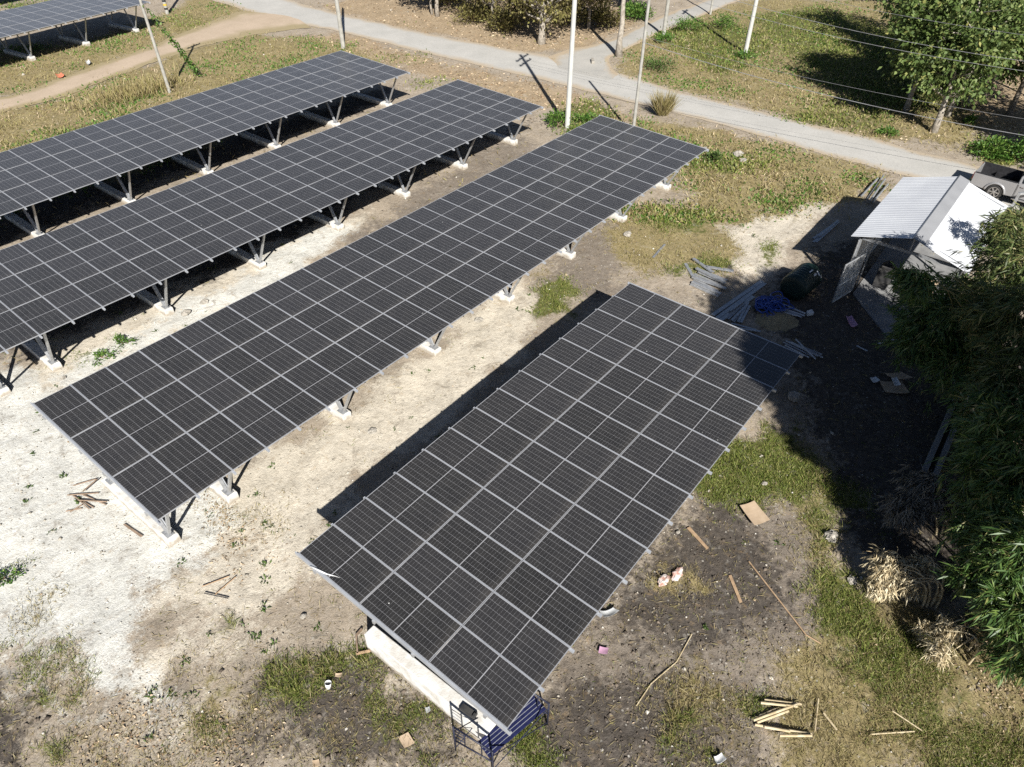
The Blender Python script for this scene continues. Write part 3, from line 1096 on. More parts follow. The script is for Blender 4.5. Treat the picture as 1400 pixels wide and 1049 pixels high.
# ------------------------------------------------------------------ utility poles and their wires
def pole(label, px, py, r, h, m, lean=(0, 0), arms=(), base=None, bands=False, top=0.7, n=10):
    p = base if base else G(px, py)
    root = thing('utility_pole', label, 'utility pole', (p[0], p[1], 0), 0, 'utility poles along the roads')
    b = MB()
    b.tube([(lean[0] * t, lean[1] * t, -0.2 + (h + 0.2) * t) for t in (0, 0.33, 0.66, 1)], [r * (1 - (1 - top) * t) for t in (0, 0.33, 0.66, 1)], n)
    b.build('shaft', m, root, smooth=False)
    for z, L_, az in arms:
        c = Vector((lean[0] * z / h, lean[1] * z / h, z))
        d = Vector((math.cos(az), math.sin(az), 0))
        a_ = MB()
        a_.bar(c - d * L_ / 2 + Vector((0, 0, 0)), c + d * L_ / 2, 0.1, 0.1)
        arm = a_.build('crossarm', M['polegrey'], root)
        for s in (-0.46, -0.2, 0.2, 0.46):
            i_ = MB()
            i_.lathe([(0.02, 0), (0.05, 0.03), (0.05, 0.09), (0.03, 0.1), (0.055, 0.13), (0.03, 0.2), (0.0, 0.2)], c + d * L_ * s + Vector((0, 0, 0.05)), n=8)
            i_.build('insulator', M['white'], arm)
    if bands:
        for k in range(4):
            bb = MB()
            z0 = 0.35 + k * 0.32
            bb.lathe([(r * 1.03, z0), (r * 1.03, z0 + 0.16)], (0, 0, 0), n=12)
            bb.build('painted_band', M['yellow'] if k % 2 else M['black'], root)
    return root


RA = math.atan2(-0.971, 0.24)          # line of the wires along the road
AX = RA + math.pi / 2
pole('tall white concrete pole with crossarms between two solar arrays', 775.5, 174, 0.16, 11.2, M['polewhite'], arms=((10.6, 2.2, AX), (9.7, 2.0, AX)))
pole('slim grey pole rising behind the far corner of the middle array', 0, 0, 0.10, 7.4, M['polegrey'], base=(32.8, 16.8), top=0.8)
pole('white pole alone in the overgrown field right of the side road', 1018.8, 73, 0.17, 10, M['polewhite'], arms=((9.6, 1.8, AX),))
pole('thin grey pole with a vine hanging from its guy wire', 232.5, 127, 0.11, 8.5, M['polegrey'], lean=(-0.1, 0.05), arms=((8.2, 1.4, 0.3),))
pole('pole beside the road above the top corner of the array behind', 469.5, 66, 0.17, 9.5, M['polegrey'], arms=((9.0, 1.8, 0.9),))
pole('grey pole at the corner of the side road, in front of shrubs', 907, 49, 0.16, 9.5, M['polegrey'], arms=((9, 1.8, 0.4),))
pole('thin pole farthest along the side road', 971, 20, 0.10, 8, M['polegrey'], arms=((7.6, 1.2, 0.4),))
pole('pole with yellow and black bands at its foot near the far array', 229, 19, 0.16, 9, M['polegrey'], arms=((8.5, 1.8, 0.3),), bands=True)
pole('pole with a crossarm farther down the road, partly behind the trees', 1650, 330, 0.16, 10.8, M['polewhite'], base=(43, -27), arms=((10.4, 2.2, AX), (9.3, 2.0, AX)))


def wire(label, S, E, sag, r=0.011):
    b = MB()
    S, E = Vector(S), Vector(E)
    pts = []
    for k in range(41):
        t = k / 40
        p = S.lerp(E, t)
        p.z -= 4 * sag * t * (1 - t)
        pts.append(p)
    b.tube(pts, r, 5)
    return tag(b.build('overhead_wire', M['wire']), label, 'wire', 'overhead wires along the road')


wire('upper of the two close overhead wires crossing the leafy tree', (31.2, 20.6, 9.6), (43, -27, 9.6), 2.95, 0.009)
wire('lower of the two close overhead wires crossing the leafy tree', (31.2, 20.6, 9.0), (43, -27, 9.0), 2.75, 0.009)
wire('bright thick wire hanging lowest beside the road, over the tree foot', (32.8, 16.8, 5.2), (43, -27, 5.5), 2.0, 0.015)
wire('thin wire just above the thick lowest wire', (32.8, 16.8, 5.5), (43, -27, 5.8), 1.55, 0.006)
wire('topmost overhead wire at the upper edge of the photo', (31.2, 20.6, 10.4), (43, -27, 10.4), 2.7, 0.006)

# guy wire overgrown by a vine
gw = thing('guy_wire', 'guy wire overgrown by a hanging green vine, from thin grey pole to dry grass', 'guy wire', (0, 0, 0))
pt, pb = Vector((18.85, 44.9, 5.6)), Vector((22.2, 46.3, 0))
b = MB()
b.tube([pt, pb], 0.012, 5)
b.build('cable', M['wire'], gw)
n = 420
t = rng.beta(2.0, 1.4, n) * 0.96
P = np.array(pt) + (np.array(pb) - np.array(pt)) * t[:, None] + rng.normal(size=(n, 3)) * np.array([.09, .09, .10])
D = rng.normal(size=(n, 3)) + np.array([0, 0, -0.9])
V, F = leaf_arrays(P, D, rng.uniform(.12, .26, n), rng.uniform(.07, .14, n))
np_mesh('vine', V, F, M['bush'], gw)


# ------------------------------------------------------------------ trees
def tree(label, base, h, crown, nclump, nleaf, leaf, m, seed, r=0.17, lean=(0, 0), bark='palebark', sig=0.55, name='broadleaf_tree', cat='tree', group=None, low=0.0):
    """crown: (centre xyz relative to base, radii xyz)"""
    R = np.random.default_rng(seed)
    root = thing(name, label, cat, (base[0], base[1], 0), 0, group)
    top = Vector((lean[0], lean[1], h * 0.92))
    path = []
    for k in range(8):
        t = k / 7
        path.append(Vector((lean[0] * t ** 1.4, lean[1] * t ** 1.4, -0.15 + (top.z + 0.15) * t)) + Vector((R.normal() * .05, R.normal() * .05, 0)) * (k > 0))
    b = MB()
    b.tube(path, [r * (1.35 if k == 0 else 1 - 0.105 * k) for k in range(8)], 9)
    b.build('trunk', M[bark], root, smooth=True)
    c, rad = np.array(crown[0]), np.array(crown[1])
    d = unit(R.normal(size=(nclump, 3)))
    cl = c + d * rad * (R.random((nclump, 1)) ** 0.45)
    cl[:, 2] = np.maximum(cl[:, 2], low)
    lb = MB()
    for q in cl:
        q = Vector(q)
        k = min(range(2, 8), key=lambda i: abs(path[i].z - (q.z - 0.55 * (q.xy - path[i].xy).length)))
        a_ = path[k]
        mid = a_.lerp(q, 0.5) + Vector((R.normal() * .15, R.normal() * .15, -0.12 + R.normal() * .1))
        lb.tube([a_, mid, q], [r * 0.32 * (1 - 0.08 * k) + 0.012, r * 0.18 + 0.006, 0.008], 5, cap=False)
    lb.build('limbs', M[bark], root)
    idx = R.integers(0, nclump, nleaf)
    P = cl[idx] + R.normal(size=(nleaf, 3)) * sig * np.array([1, 1, 0.7])
    out = unit(P - c)
    D = out * 0.8 + R.normal(size=(nleaf, 3)) * 0.7 + np.array([0, 0, -0.35])
    V, F = leaf_arrays(P, D, R.uniform(.6, 1.3, nleaf) * leaf, R.uniform(.4, .75, nleaf) * leaf, 0.06)
    np_mesh('crown', V, F, M[m], root)
    return root


at0 = lambda a, b_, z: tuple(G(a, b_, z))
TG = 'trees standing beyond the road'
tree('leafy teak tree with forked pale trunk where the two wires cross it', G(1276, 181), 8.2, ((0.5, 0.6, 5.0), (2.7, 3.4, 3.3)), 80, 11000, 0.29, 'teak', 3, 0.20, (1.0, 0.5), group=TG, low=1.6, sig=0.45)
tree('second teak stem leaning beside the leafy tree at the wires', G(1294, 160), 8.0, ((1.0, -1.6, 6.4), (2.6, 2.2, 2.5)), 50, 6000, 0.29, 'teak', 4, 0.15, (0.9, -0.9), group=TG, low=2.4, sig=0.45)
tree('tree with dark trunk standing in shade at the upper right edge', G(1379, 158), 9.0, ((0.8, -0.6, 7.0), (3.4, 3.6, 2.8)), 64, 7000, 0.27, 'teak', 5, 0.17, (0.3, 0.2), 'bark', group=TG, low=3.6)
tree('yellow green tree beyond the right edge, crown entering the top right corner', (55.5, -1.5), 9.0, ((0, 0, 7.0), (3.6, 3.6, 2.9)), 64, 7000, 0.27, 'teak', 6, 0.17, group=TG, low=3.0)
tree('tree right of the frame whose shade falls behind the pickup', (45.0, -7.5), 9.0, ((0, 0, 6.2), (3.8, 3.8, 3.2)), 70, 6500, 0.36, 'teak', 8, 0.18, group=TG, low=2.6)
tree('tall tree right of the frame shading the leaf litter beside the wires', (41.0, -12.0), 10.0, ((0, 0, 7.2), (4.2, 4.2, 3.6)), 70, 6500, 0.36, 'teak', 9, 0.18, group=TG, low=2.6)
tree('tree far up the overgrown slope, green crown cut by the top edge', G(1235, 10), 7.0, ((0, 0, 4.6), (3.4, 3.6, 2.6)), 60, 6500, 0.27, 'teak', 10, 0.15, group=TG, low=2.0)
tree('broad tree up the slope left of the wires, crown above the frame', (62.0, 9.5), 8.0, ((0, 0, 5.2), (3.6, 4.0, 2.8)), 60, 6500, 0.27, 'teak', 12, 0.16, group=TG, low=2.2)
# dry teak row along the road at the top
row = [((740, 60), 'dry teak with flared pale foot beside the road junction', 0.30), ((591, 20), 'slim pale dry teak, left stem of the close pair by the road', 0.10),
       ((598, 22), 'thicker pale dry teak, right stem of the close pair by the road', 0.19), ((672, 36), 'dry teak with drooping yellow green leaves mid row', 0.14),
       ((805, 38), 'dry teak between the junction tree and the grey bark trunk', 0.15), ((700, 6), 'dry teak standing back behind the mid row', 0.15),
       ((640, 2), 'dry teak standing back left of the mid row', 0.15), ((770, 8), 'dry teak standing back behind the junction tree', 0.15),
       ((520, -8), 'dry teak at the top edge left of the close pair', 0.15)]
for k, ((px, py), lb, r) in enumerate(row):
    p = G(px, py)
    tree(lb, p, 7.0 + (k % 3) * 0.5, ((0.2, 0.2, 4.6), (2.9, 2.9, 2.9)), 60, 4600 if r > 0.12 else 700, 0.27, 'teakdry', 20 + k, r, (0.2, 0.1), group=TG, low=1.7 if k not in (3, 6, 7) else 0.9)
tree('loose leafy tree right of the two wired trunks, crown filling the top right', (52.0, 2.2), 8.6, ((0.3, -0.4, 6.2), (2.8, 3.0, 2.6)), 60, 6500, 0.27, 'teak', 13, 0.15, (0.4, -0.3), group=TG, low=2.4, sig=0.45)
q_ = at0(1388, 36, 4.6)
tree('dense tree closing the view at the top right corner of the photo', (q_[0], q_[1]), 7.4, ((0, 0, 4.6), (3.0, 3.2, 3.0)), 70, 9000, 0.28, 'teak', 15, 0.14, (0, 0), 'bark', group=TG, low=1.2, sig=0.5)
q_ = at0(1335, 8, 4.6)
tree('dense tree behind the leafy teak, at the top edge of the photo', (q_[0], q_[1]), 7.4, ((0, 0, 4.6), (3.2, 3.4, 3.0)), 70, 9000, 0.28, 'teak', 17, 0.14, (0, 0), 'bark', group=TG, low=1.0, sig=0.5)
q_ = at0(1290, 14, 6.0)
tree('leafy tree far up the slope behind the two wired trunks', (q_[0], q_[1]), 8.4, ((0, 0, 5.8), (3.0, 3.4, 2.8)), 60, 7000, 0.28, 'teak', 16, 0.16, group=TG, low=2.4, sig=0.5)
tree('slim young tree left of the leafy teak, in front of its shade', (51.0, 5.8), 7.0, ((0, 0, 4.6), (2.2, 2.6, 2.4)), 46, 4600, 0.27, 'teak', 14, 0.10, (0.2, 0.2), group=TG, low=1.2, sig=0.45)
tree('tree with straight grey bark trunk at the mouth of the side road', G(846, 77), 9.5, ((0, 0, 7.6), (2.4, 2.4, 2.0)), 36, 1500, 0.34, 'teak', 40, 0.24, (0.15, 0.1), group=TG, low=5.4)
tree('young teak with low green leaves beside the side road', G(868, 20), 5.5, ((0, 0, 3.6), (2.0, 2.0, 2.0)), 30, 1000, 0.34, 'teakdry', 41, 0.12, group=TG, low=1.2)


# ------------------------------------------------------------------ shrubs
def shrub(label, px, py, r, h, n, leaf=0.16, m='bush', group='green shrubs on the verges', name='shrub', seed=0):
    R = np.random.default_rng(seed + int(px * 7 + py))
    p = G(px, py)
    root = thing(name, label, 'shrub', (p.x, p.y, 0), 0, group)
    k = max(7, int(n / 40))
    cl = unit(R.normal(size=(k, 3))) * np.array([r, r, h * 0.55]) * (R.random((k, 1)) ** 0.5)
    cl[:, 2] = np.abs(cl[:, 2]) + h * 0.25
    b = MB()
    for q in cl:
        b.tube([(0, 0, -0.03), (q[0] * .5, q[1] * .5, q[2] * .6), q], [0.018, 0.012, 0.005], 4, cap=False)
    b.build('stems', M['oldwood'], root)
    i = R.integers(0, k, n)
    P = cl[i] + R.normal(size=(n, 3)) * np.array([r, r, h * .6]) * 0.22
    P[:, 2] = np.maximum(P[:, 2], 0.03)
    D = unit(P) + R.normal(size=(n, 3)) * 0.6
    V, F = leaf_arrays(P, D, R.uniform(.6, 1.3, n) * leaf, R.uniform(.35, .6, n) * leaf, 0.08)
    np_mesh('foliage', V, F, M[m], root)
    return root


shrub('bright green shrub at the foot of the tall white pole', 762, 172, 0.9, 0.9, 800)
shrub('low green shrub right of the tall white pole', 800, 168, 0.8, 0.7, 500)
shrub('wide green shrub left of the lone white pole, nearest the side road', 940, 42, 1.3, 1.2, 900)
shrub('green shrub between the side road shrub and the lone white pole', 988, 38, 1.2, 1.1, 800)
shrub('dark green shrub in the dry grass below the side road', 900, 95, 1.1, 0.9, 700, m='weed')
shrub('small green shrub at the foot of the lone white pole', 1018, 80, 0.7, 0.7, 350)
shrub('round green shrub beside the grey pole at the side road corner', 907, 58, 0.9, 0.8, 500)
shrub('lush bright green shrub behind the pickup bed', 1352, 212, 1.1, 1.0, 1100, 0.2)
shrub('lush green shrub in the shade at the right edge behind the pickup', 1393, 218, 1.0, 1.1, 900, 0.2)
shrub('leafy weed on the verge below the leafy teak tree', 1212, 184, 0.6, 0.5, 400)
shrub('broad leaved seedling right of the leafy tree foot', 1325, 170, 0.5, 0.5, 200, 0.2)
shrub('dark green bush on the straw bank right of the middle array', 978, 222, 0.6, 0.6, 350, m='weed')
shrub('green weed clump on the pale gravel left of the middle array', 168, 470, 0.42, 0.28, 260, 0.10)
shrub('small green weed clump beside the footing left of the middle array', 140, 490, 0.4, 0.22, 240, 0.10)
shrub('green tuft bush at the left edge of the white crushed rock', 8, 790, 0.34, 0.3, 300, 0.09)

for k, (px, py, r, h, lb) in enumerate(((648, 30, 1.7, 2.0, 'dry brown bush under the left teaks'), (690, 42, 1.5, 1.8, 'dry brown bush left of the junction tree'), (716, 26, 1.8, 2.2, 'tall dry bush behind the junction tree'),
                                        (775, 34, 1.7, 2.0, 'dry brown bush right of the junction tree'), (822, 36, 1.6, 1.8, 'dry bush beside the side road mouth'), (612, 8, 1.8, 2.2, 'dark dry bush behind the close pair of teaks'), (868, 26, 1.3, 1.5, 'green brown bush between the side road and the bark trunk'))):
    shrub(lb, px, py, r, h, 1500, 0.24, 'teakdry' if k < 6 else 'bush', 'dry bushes under the teaks', 'bush')
# tall dry grass clump by the road
p = G(905, 158)
root = thing('dry_grass_clump', 'tall straw coloured grass clump on the road edge behind the middle array', 'grass clump', (p.x, p.y, 0))
n = 700
a = rng.random(n) * 6.28
P = np.stack([np.cos(a) * .35 * rng.random(n), np.sin(a) * .35 * rng.random(n), np.zeros(n)], 1)
D = np.stack([np.cos(a) * .45, np.sin(a) * .45, np.ones(n)], 1) + rng.normal(size=(n, 3)) * 0.18
V, F = leaf_arrays(P, D, rng.uniform(.8, 1.9, n), rng.uniform(.02, .04, n), 0.03)
np_mesh('blades', V, F, M['straw'], root)
p = G(190, 128)
root = thing('dry_grass_clump', 'wide yellow green grass clump beside the vine covered guy wire', 'grass clump', (p.x, p.y, 0))
n = 1200
P = rng.normal(size=(n, 3)) * np.array([1.5, .8, 0])
D = rng.normal(size=(n, 3)) * 0.45 + np.array([0, 0, 1.0])
V, F = leaf_arrays(P, D, rng.uniform(.5, 1.0, n), rng.uniform(.03, .06, n), 0.03)
np_mesh('blades', V, F, M['straw'], root)


# ------------------------------------------------------------------ bamboo
def sprays(cent, rad, n, R, ln=0.24, nl=9, droop=0.9):
    """drooping fans of long leaves spread through an ellipsoid"""
    d = unit(R.normal(size=(n, 3)))
    s0 = R.random() * 50
    lump = 0.55 + 1.0 * lattice_noise(d[:, 0] * 1.6 + s0, d[:, 1] * 1.6 + d[:, 2] * 2.1 + s0, 0.7, 91, 2)[:, None]
    q = cent + d * rad * (R.random((n, 1)) ** 0.33) * lump * np.where(R.random((n, 1)) < 0.12, 1.35, 1.0)
    out = unit((q - cent) * np.array([1, 1, 0.4]) + R.normal(size=(n, 3)) * 0.35)
    ax = unit(out * 0.75 + R.normal(size=(n, 3)) * 0.25 + np.array([0, 0, -droop * 0.5]))
    i = np.repeat(np.arange(n), nl)
    m = len(i)
    P = q[i] + ax[i] * R.uniform(-.18, .1, (m, 1)) + R.normal(size=(m, 3)) * 0.03
    D = ax[i] + R.normal(size=(m, 3)) * 0.42 + np.array([0, 0, -droop * 0.35])
    return P, D, R.uniform(.65, 1.25, m) * ln, R.uniform(.75, 1.2, m) * ln * 0.115


def bamboo(label, base, blobs, seed, m='bamboo', ncul=3, ln=0.25, spread=0.5, group='bamboo clumps along the right side', leaf_part='foliage', culm='culm', droop=0.9):
    """blobs: (centre xyz, radii xyz, number of sprays); culms arch from the base to every blob"""
    R = np.random.default_rng(seed)
    bx, by = base
    root = thing('bamboo_clump', label, 'bamboo', (bx, by, 0), 0, group)
    b = MB()
    Ps, Ds, Ls, Ws = [], [], [], []
    for c, rd, n in blobs:
        c = np.array(c, float) - np.array([bx, by, 0])
        rd = np.array(rd, float)
        for k in range(ncul):
            e = Vector(c + R.normal(size=3) * rd * 0.45)
            s = Vector((R.normal() * spread, R.normal() * spread, -0.1))
            ctrl = Vector((s.x * 1.2 + e.x * 0.18, s.y * 1.2 + e.y * 0.18, max(e.z, 1.5) * 1.15))
            pts = [s * ((1 - t) ** 2) + ctrl * (2 * t * (1 - t)) + e * (t * t) for t in np.linspace(0, 1, 10)]
            b.tube(pts, [0.035 * (1 - 0.085 * j) for j in range(10)], 6, cap=False)
        P, D, l_, w_ = sprays(c, rd, n, R, ln, droop=droop)
        ok = P[:, 2] > 0.1
        Ps.append(P[ok]); Ds.append(D[ok]); Ls.append(l_[ok]); Ws.append(w_[ok])
    b.build('culms', M[culm], root, smooth=True)
    V, F = leaf_arrays(np.concatenate(Ps), np.concatenate(Ds), np.concatenate(Ls), np.concatenate(Ws), 0.05)
    np_mesh(leaf_part, V, F, M[m], root)
    return root


def at(px, py, z):
    return tuple(G(px, py, z))


bamboo('bamboo clump overhanging the shed front, dark mass with lit tips', (18.5, -5.2),
       [(at(1290, 440, 3.0), (1.3, 1.3, 1.0), 560), (at(1258, 388, 5.0), (0.55, 0.45, .35), 110), (at(1272, 412, 3.2), (0.8, 0.7, .5), 140), (at(1320, 395, 3.0), (0.8, 0.8, .6), 170), (at(1234, 376, 5.0), (.3, .3, .25), 45),
        ((20.3, -4.0, 2.9), (1.1, .9, .6), 230), (at(1255, 462, 2.3), (1.0, 0.9, .8), 290), (at(1310, 500, 2.2), (1.1, 0.9, .9), 290)], 51, ln=0.34)
bamboo('yellow green bamboo clump right of the white roof at the photo edge', (19.5, -7.2),
       [(at(1385, 370, 5.2), (1.0, 1.0, .9), 480), (at(1375, 320, 5.4), (.6, .6, .6), 200), (at(1400, 440, 5.0), (1.1, 1.1, 1.0), 480), (at(1390, 520, 4.0), (1.1, 1.0, 1.0), 420), (at(1350, 430, 4.4), (.7, .7, .8), 200),
        (at(1390, 305, 4.2), (.7, .7, .6), 130)], 52, 'bamboold', ln=0.34)
bamboo('bright green bamboo clump at the right edge above the lower grass', (9.8, -8.6),
       [(at(1370, 740, 3.0), (.85, .8, .8), 380), (at(1345, 790, 2.4), (.6, .6, .6), 230), (at(1390, 830, 2.6), (.8, .7, .7), 330), (at(1400, 760, 3.4), (.8, .8, .8), 280), (at(1330, 715, 2.6), (.45, .45, .4), 100),
        (at(1385, 890, 1.4), (.5, .5, .5), 120), ((8.7, -8.2, 2.4), (1.1, .8, 1.0), 260), ((9.7, -7.7, 1.5), (.9, .7, .8), 200)], 53, ln=0.33)
bamboo('shaded bamboo clump hanging over the long concrete edging', (13.0, -7.4),
       [(at(1380, 600, 4.0), (1.1, 1.0, 1.0), 420), (at(1350, 650, 3.0), (.9, .8, .8), 260), (at(1395, 670, 3.6), (.9, .9, .8), 260), (at(1335, 610, 2.8), (.6, .5, .4), 70), (at(1360, 560, 3.6), (.9, .8, .8), 240)], 54, ln=0.32)
# tall clumps standing beyond the right edge: they throw the shade that lies over the yard
TALL = [((6.0, -8.5, 11.4), (.8, .7, .7)), ((7.3, -8.5, 11.2), (1.1, .8, 1.0)), ((8.9, -8.0, 11.0), (1.3, .9, 1.2)), ((10.5, -7.5, 10.7), (1.3, .9, 1.2)), ((11.8, -7.8, 10.0), (1.2, 1.0, 1.3)),
        ((8.2, -9.0, 10.2), (1.3, 1.0, 1.3)), ((9.8, -9.2, 9.7), (1.4, 1.0, 1.5)), ((11.5, -9.2, 9.2), (1.3, 1.0, 1.7)), ((13.0, -8.8, 8.0), (1.4, 1.1, 1.5)),
        ((14.8, -8.4, 6.8), (1.4, 1.2, 1.8)), ((16.8, -8.2, 5.4), (1.5, 1.3, 1.9)), ((10.4, -10.9, 6.4), (1.9, 1.1, 1.5)), ((8.2, -12.4, 7.4), (1.5, 1.2, 1.4)), ((12.6, -10.2, 5.2), (1.5, 1.1, 1.6)), ((19.0, -8.6, 5.2), (1.4, 1.3, 1.6)),
        ((8.6, -9.1, 8.0), (1.3, .8, .8)), ((7.3, -9.8, 8.4), (1.0, .7, .7)), ((10.1, -9.6, 7.4), (1.3, .9, 1.1)), ((12.9, -8.2, 10.9), (.9, .6, .6)), ((14.0, -9.6, 7.2), (1.3, 1.0, 1.4))]
TL = ['tall bamboo clump outside the right edge, %s of the shading row' % q for q in ['first', 'second', 'third', 'fourth', 'fifth', 'sixth', 'seventh', 'eighth', 'ninth', 'tenth', 'eleventh', 'twelfth', 'thirteenth', 'fourteenth', 'fifteenth', 'sixteenth', 'seventeenth', 'eighteenth', 'nineteenth', 'twentieth']]
for k, (c, r) in enumerate(TALL):
    bamboo(TL[k], (max(c[0] + 0.6, 10.0) + 0.3 * (k % 3), c[1] - (4.2 if k < 8 else 2.2)), [(c, r, 950)], 60 + k, ncul=7, ln=0.40)


# dead bamboo heaps
bamboo('heap of pale dry bamboo leaves lit by the sun at the grass edge', (10.2, -5.9),
       [(at(1215, 775, 0.9), (.42, .38, .35), 150), (at(1240, 790, 0.7), (.42, .38, .35), 150), (at(1205, 800, 0.5), (.35, .3, .25), 70), (at(1262, 775, .9), (.3, .3, .3), 70)], 71, 'bamboodry', 2, 0.23, 0.2, culm='stick', group='dead bamboo tops', droop=1.6)
bamboo('smaller spray of pale dry bamboo leaves hanging near the green bamboo', (9.4, -6.9),
       [(at(1298, 860, 0.9), (.25, .25, .25), 50), (at(1285, 890, 0.6), (.3, .25, .3), 60), (at(1265, 860, .5), (.25, .2, .15), 22)], 72, 'bamboodry', 2, 0.22, 0.2, culm='stick', group='dead bamboo tops', droop=1.6)
bamboo('grey dead bamboo top lying in shade below the concrete edging', (13.0, -6.0),
       [(at(1270, 670, 1.3), (.75, .7, .4), 300), (at(1235, 700, 1.0), (.5, .5, .3), 150), (at(1310, 690, 1.2), (.6, .6, .4), 170)], 73, 'bamboogrey', 2, 0.26, 0.2, culm='stick', group='dead bamboo tops', droop=1.6)


# ------------------------------------------------------------------ the shed
shed = thing('shed', 'open steel shed with white corrugated gable roof over a concrete floor', 'shed', (23.5, -0.85, 0))
X1, YE, YW, ZE, ZR = 6.75, 2.15, -2.2, 2.6, 3.25
b = MB()
b.add([(-1.9, -2.1, 0.06), (6.9, -2.1, 0.06), (6.9, 1.5, 0.06), (0.2, 1.35, 0.06), (-0.5, 0.75, 0.06), (-1.9, -0.6, 0.06)], [(0, 1, 2, 3, 4, 5)])
b.add([(-1.9, -2.1, -0.1), (6.9, -2.1, -0.1), (6.9, 1.5, -0.1), (0.2, 1.35, -0.1), (-0.5, 0.75, -0.1), (-1.9, -0.6, -0.1)], [(5, 4, 3, 2, 1, 0)])
k = len(b.v)
for i in range(6):
    j = (i + 1) % 6
    b.add([b.v[i], b.v[j], b.v[6 + j], b.v[6 + i]], [(0, 1, 2, 3)])
b.build('floor_slab', M['greyconcrete'], shed)


def roof_sheet(y0, z0, y1, z1):
    """ribbed sheet from the ridge (y0, z0) down to the eave (y1, z1)"""
    xs, zs = [], []
    x_ = -0.15
    while x_ < X1 + 0.15:
        for dx, dz in ((0, 0), (0.02, 0.011), (0.05, 0.011), (0.07, 0)):
            xs.append(x_ + dx); zs.append(dz)
        x_ += 0.2
    bb = MB()
    n_ = len(xs)
    vs = []
    for th in (0, -0.004):
        for t in (0, 0.5, 1):
            for xx, zz in zip(xs, zs):
                vs.append((xx, y0 + (y1 - y0) * t, z0 + (z1 - z0) * t + zz + th - 0.02 * math.sin(math.pi * t) * 0.4))
    fs = []
    for s_ in (0, 1):
        for r_ in range(2):
            for i in range(n_ - 1):
                a0 = (s_ * 3 + r_) * n_ + i
                f_ = (a0, a0 + 1, a0 + n_ + 1, a0 + n_)
                fs.append(f_ if s_ == 0 else f_[::-1])
    bb.add(vs, fs)
    return bb


roof_sheet(0.02, ZR, YE, ZE).build('roof_slope', M['roof'], shed)
roof_sheet(-0.02, ZR, YW, ZE - 0.05).build('roof_slope', M['roof'], shed)
b = MB()
for s in ((0.06, -0.42),):
    b.add([(-0.2, 0.05, ZR + 0.02), (X1 + 0.2, 0.05, ZR + 0.02), (X1 + 0.2, 0.0, ZR + 0.055), (-0.2, 0.0, ZR + 0.055), (X1 + 0.2, -0.45, ZR - 0.085), (-0.2, -0.45, ZR - 0.085)], [(0, 1, 2, 3), (3, 2, 4, 5)])
b.build('ridge_cap', M['ridge'], shed)
for x_ in (0.15, 3.3, X1 - 0.2):
    for y_ in (YE - 0.35, YW + 0.3):
        b = MB()
        b.bar((x_, y_, 0), (x_, y_, ZE + 0.04), 0.09, 0.09)
        b.build('post', M['galv'], shed)
    b = MB()
    b.bar((x_, YW + 0.1, ZE - 0.06), (x_, YE - 0.1, ZE - 0.06), 0.09, 0.1)
    b.bar((x_, YW + 0.1, ZE - 0.02), (x_, 0, ZR - 0.09), 0.05, 0.09)
    b.bar((x_, YE - 0.1, ZE - 0.02), (x_, 0, ZR - 0.09), 0.05, 0.09)
    b.bar((x_ + .01, 0, ZE), (x_ + .01, 0, ZR - 0.12), 0.05, 0.05)
    b.build('truss', M['galv'], shed)
for t in (0.06, 0.35, 0.65, 0.95):
    for y1, z1 in ((YE, ZE), (YW, ZE - 0.05)):
        b = MB()
        b.bar((-0.05, y1 * t, ZR + (z1 - ZR) * t - 0.045), (X1, y1 * t, ZR + (z1 - ZR) * t - 0.045), 0.05, 0.06)
        b.build('purlin', M['galv'], shed)


def mesh_panel(bb, o, u, v, nu, nv, r=0.006, fr=0.02):
    """wire mesh in a tube frame: corner o, edges u and v"""
    o, u, v = Vector(o), Vector(u), Vector(v)
    bb.mi = 0
    for a_, c in ((o, o + u), (o + v, o + u + v), (o, o + v), (o + u, o + u + v), (o + v * .45, o + u + v * .45)):
        bb.bar(a_, c, fr * 2, fr * 2, up=(0.3, 0.4, 0.8))
    for i in range(1, nu):
        bb.bar(o + u * (i / nu), o + u * (i / nu) + v, r * 2, r * 2, up=(0.3, 0.4, 0.8))
    for i in range(1, nv):
        bb.bar(o + v * (i / nv), o + v * (i / nv) + u, r * 2, r * 2, up=(0.3, 0.4, 0.8))
    return bb


S0 = Vector((23.5, -0.85, 0))
b = mesh_panel(MB(), (0.1, YE - 0.3, 0.1), (3.1, 0, 0), (0, 0, 2.3), 26, 20)
b.build('mesh_wall', M['galv'], shed)
b = mesh_panel(MB(), (3.3, YE - 0.3, 0.1), (3.1, 0, 0), (0, 0, 2.3), 26, 20)
b.build('mesh_wall', M['galv'], shed)
b = mesh_panel(MB(), (X1 - 0.2, YW + 0.3, 0.1), (0, 3.7, 0), (0, 0, 2.3), 30, 20)
b.build('mesh_wall', M['galv'], shed)
b = MB()
c0, c1, ct = Vector((22.45, .95, 0.05)), Vector((23.85, .62, 0.05)), Vector((22.35, 1.08, 1.8))
mesh_panel(b, c0, (1.42, -0.33, 0), (0.0, 0.0, 1.78), 20, 26)
o = b.build('mesh_gate', M['galv'])
tag(o, 'open wire mesh gate leaf standing on the ground left of the shed floor', 'gate')
b = MB()
b.tube([(24.45, 0.6, 0.05), (24.45, 0.6, 2.5)], 0.03, 8)
o = b.build('steel_pipe', M['galv'])
tag(o, 'upright thin steel pipe between the mesh gate and the shed front', 'pipe')
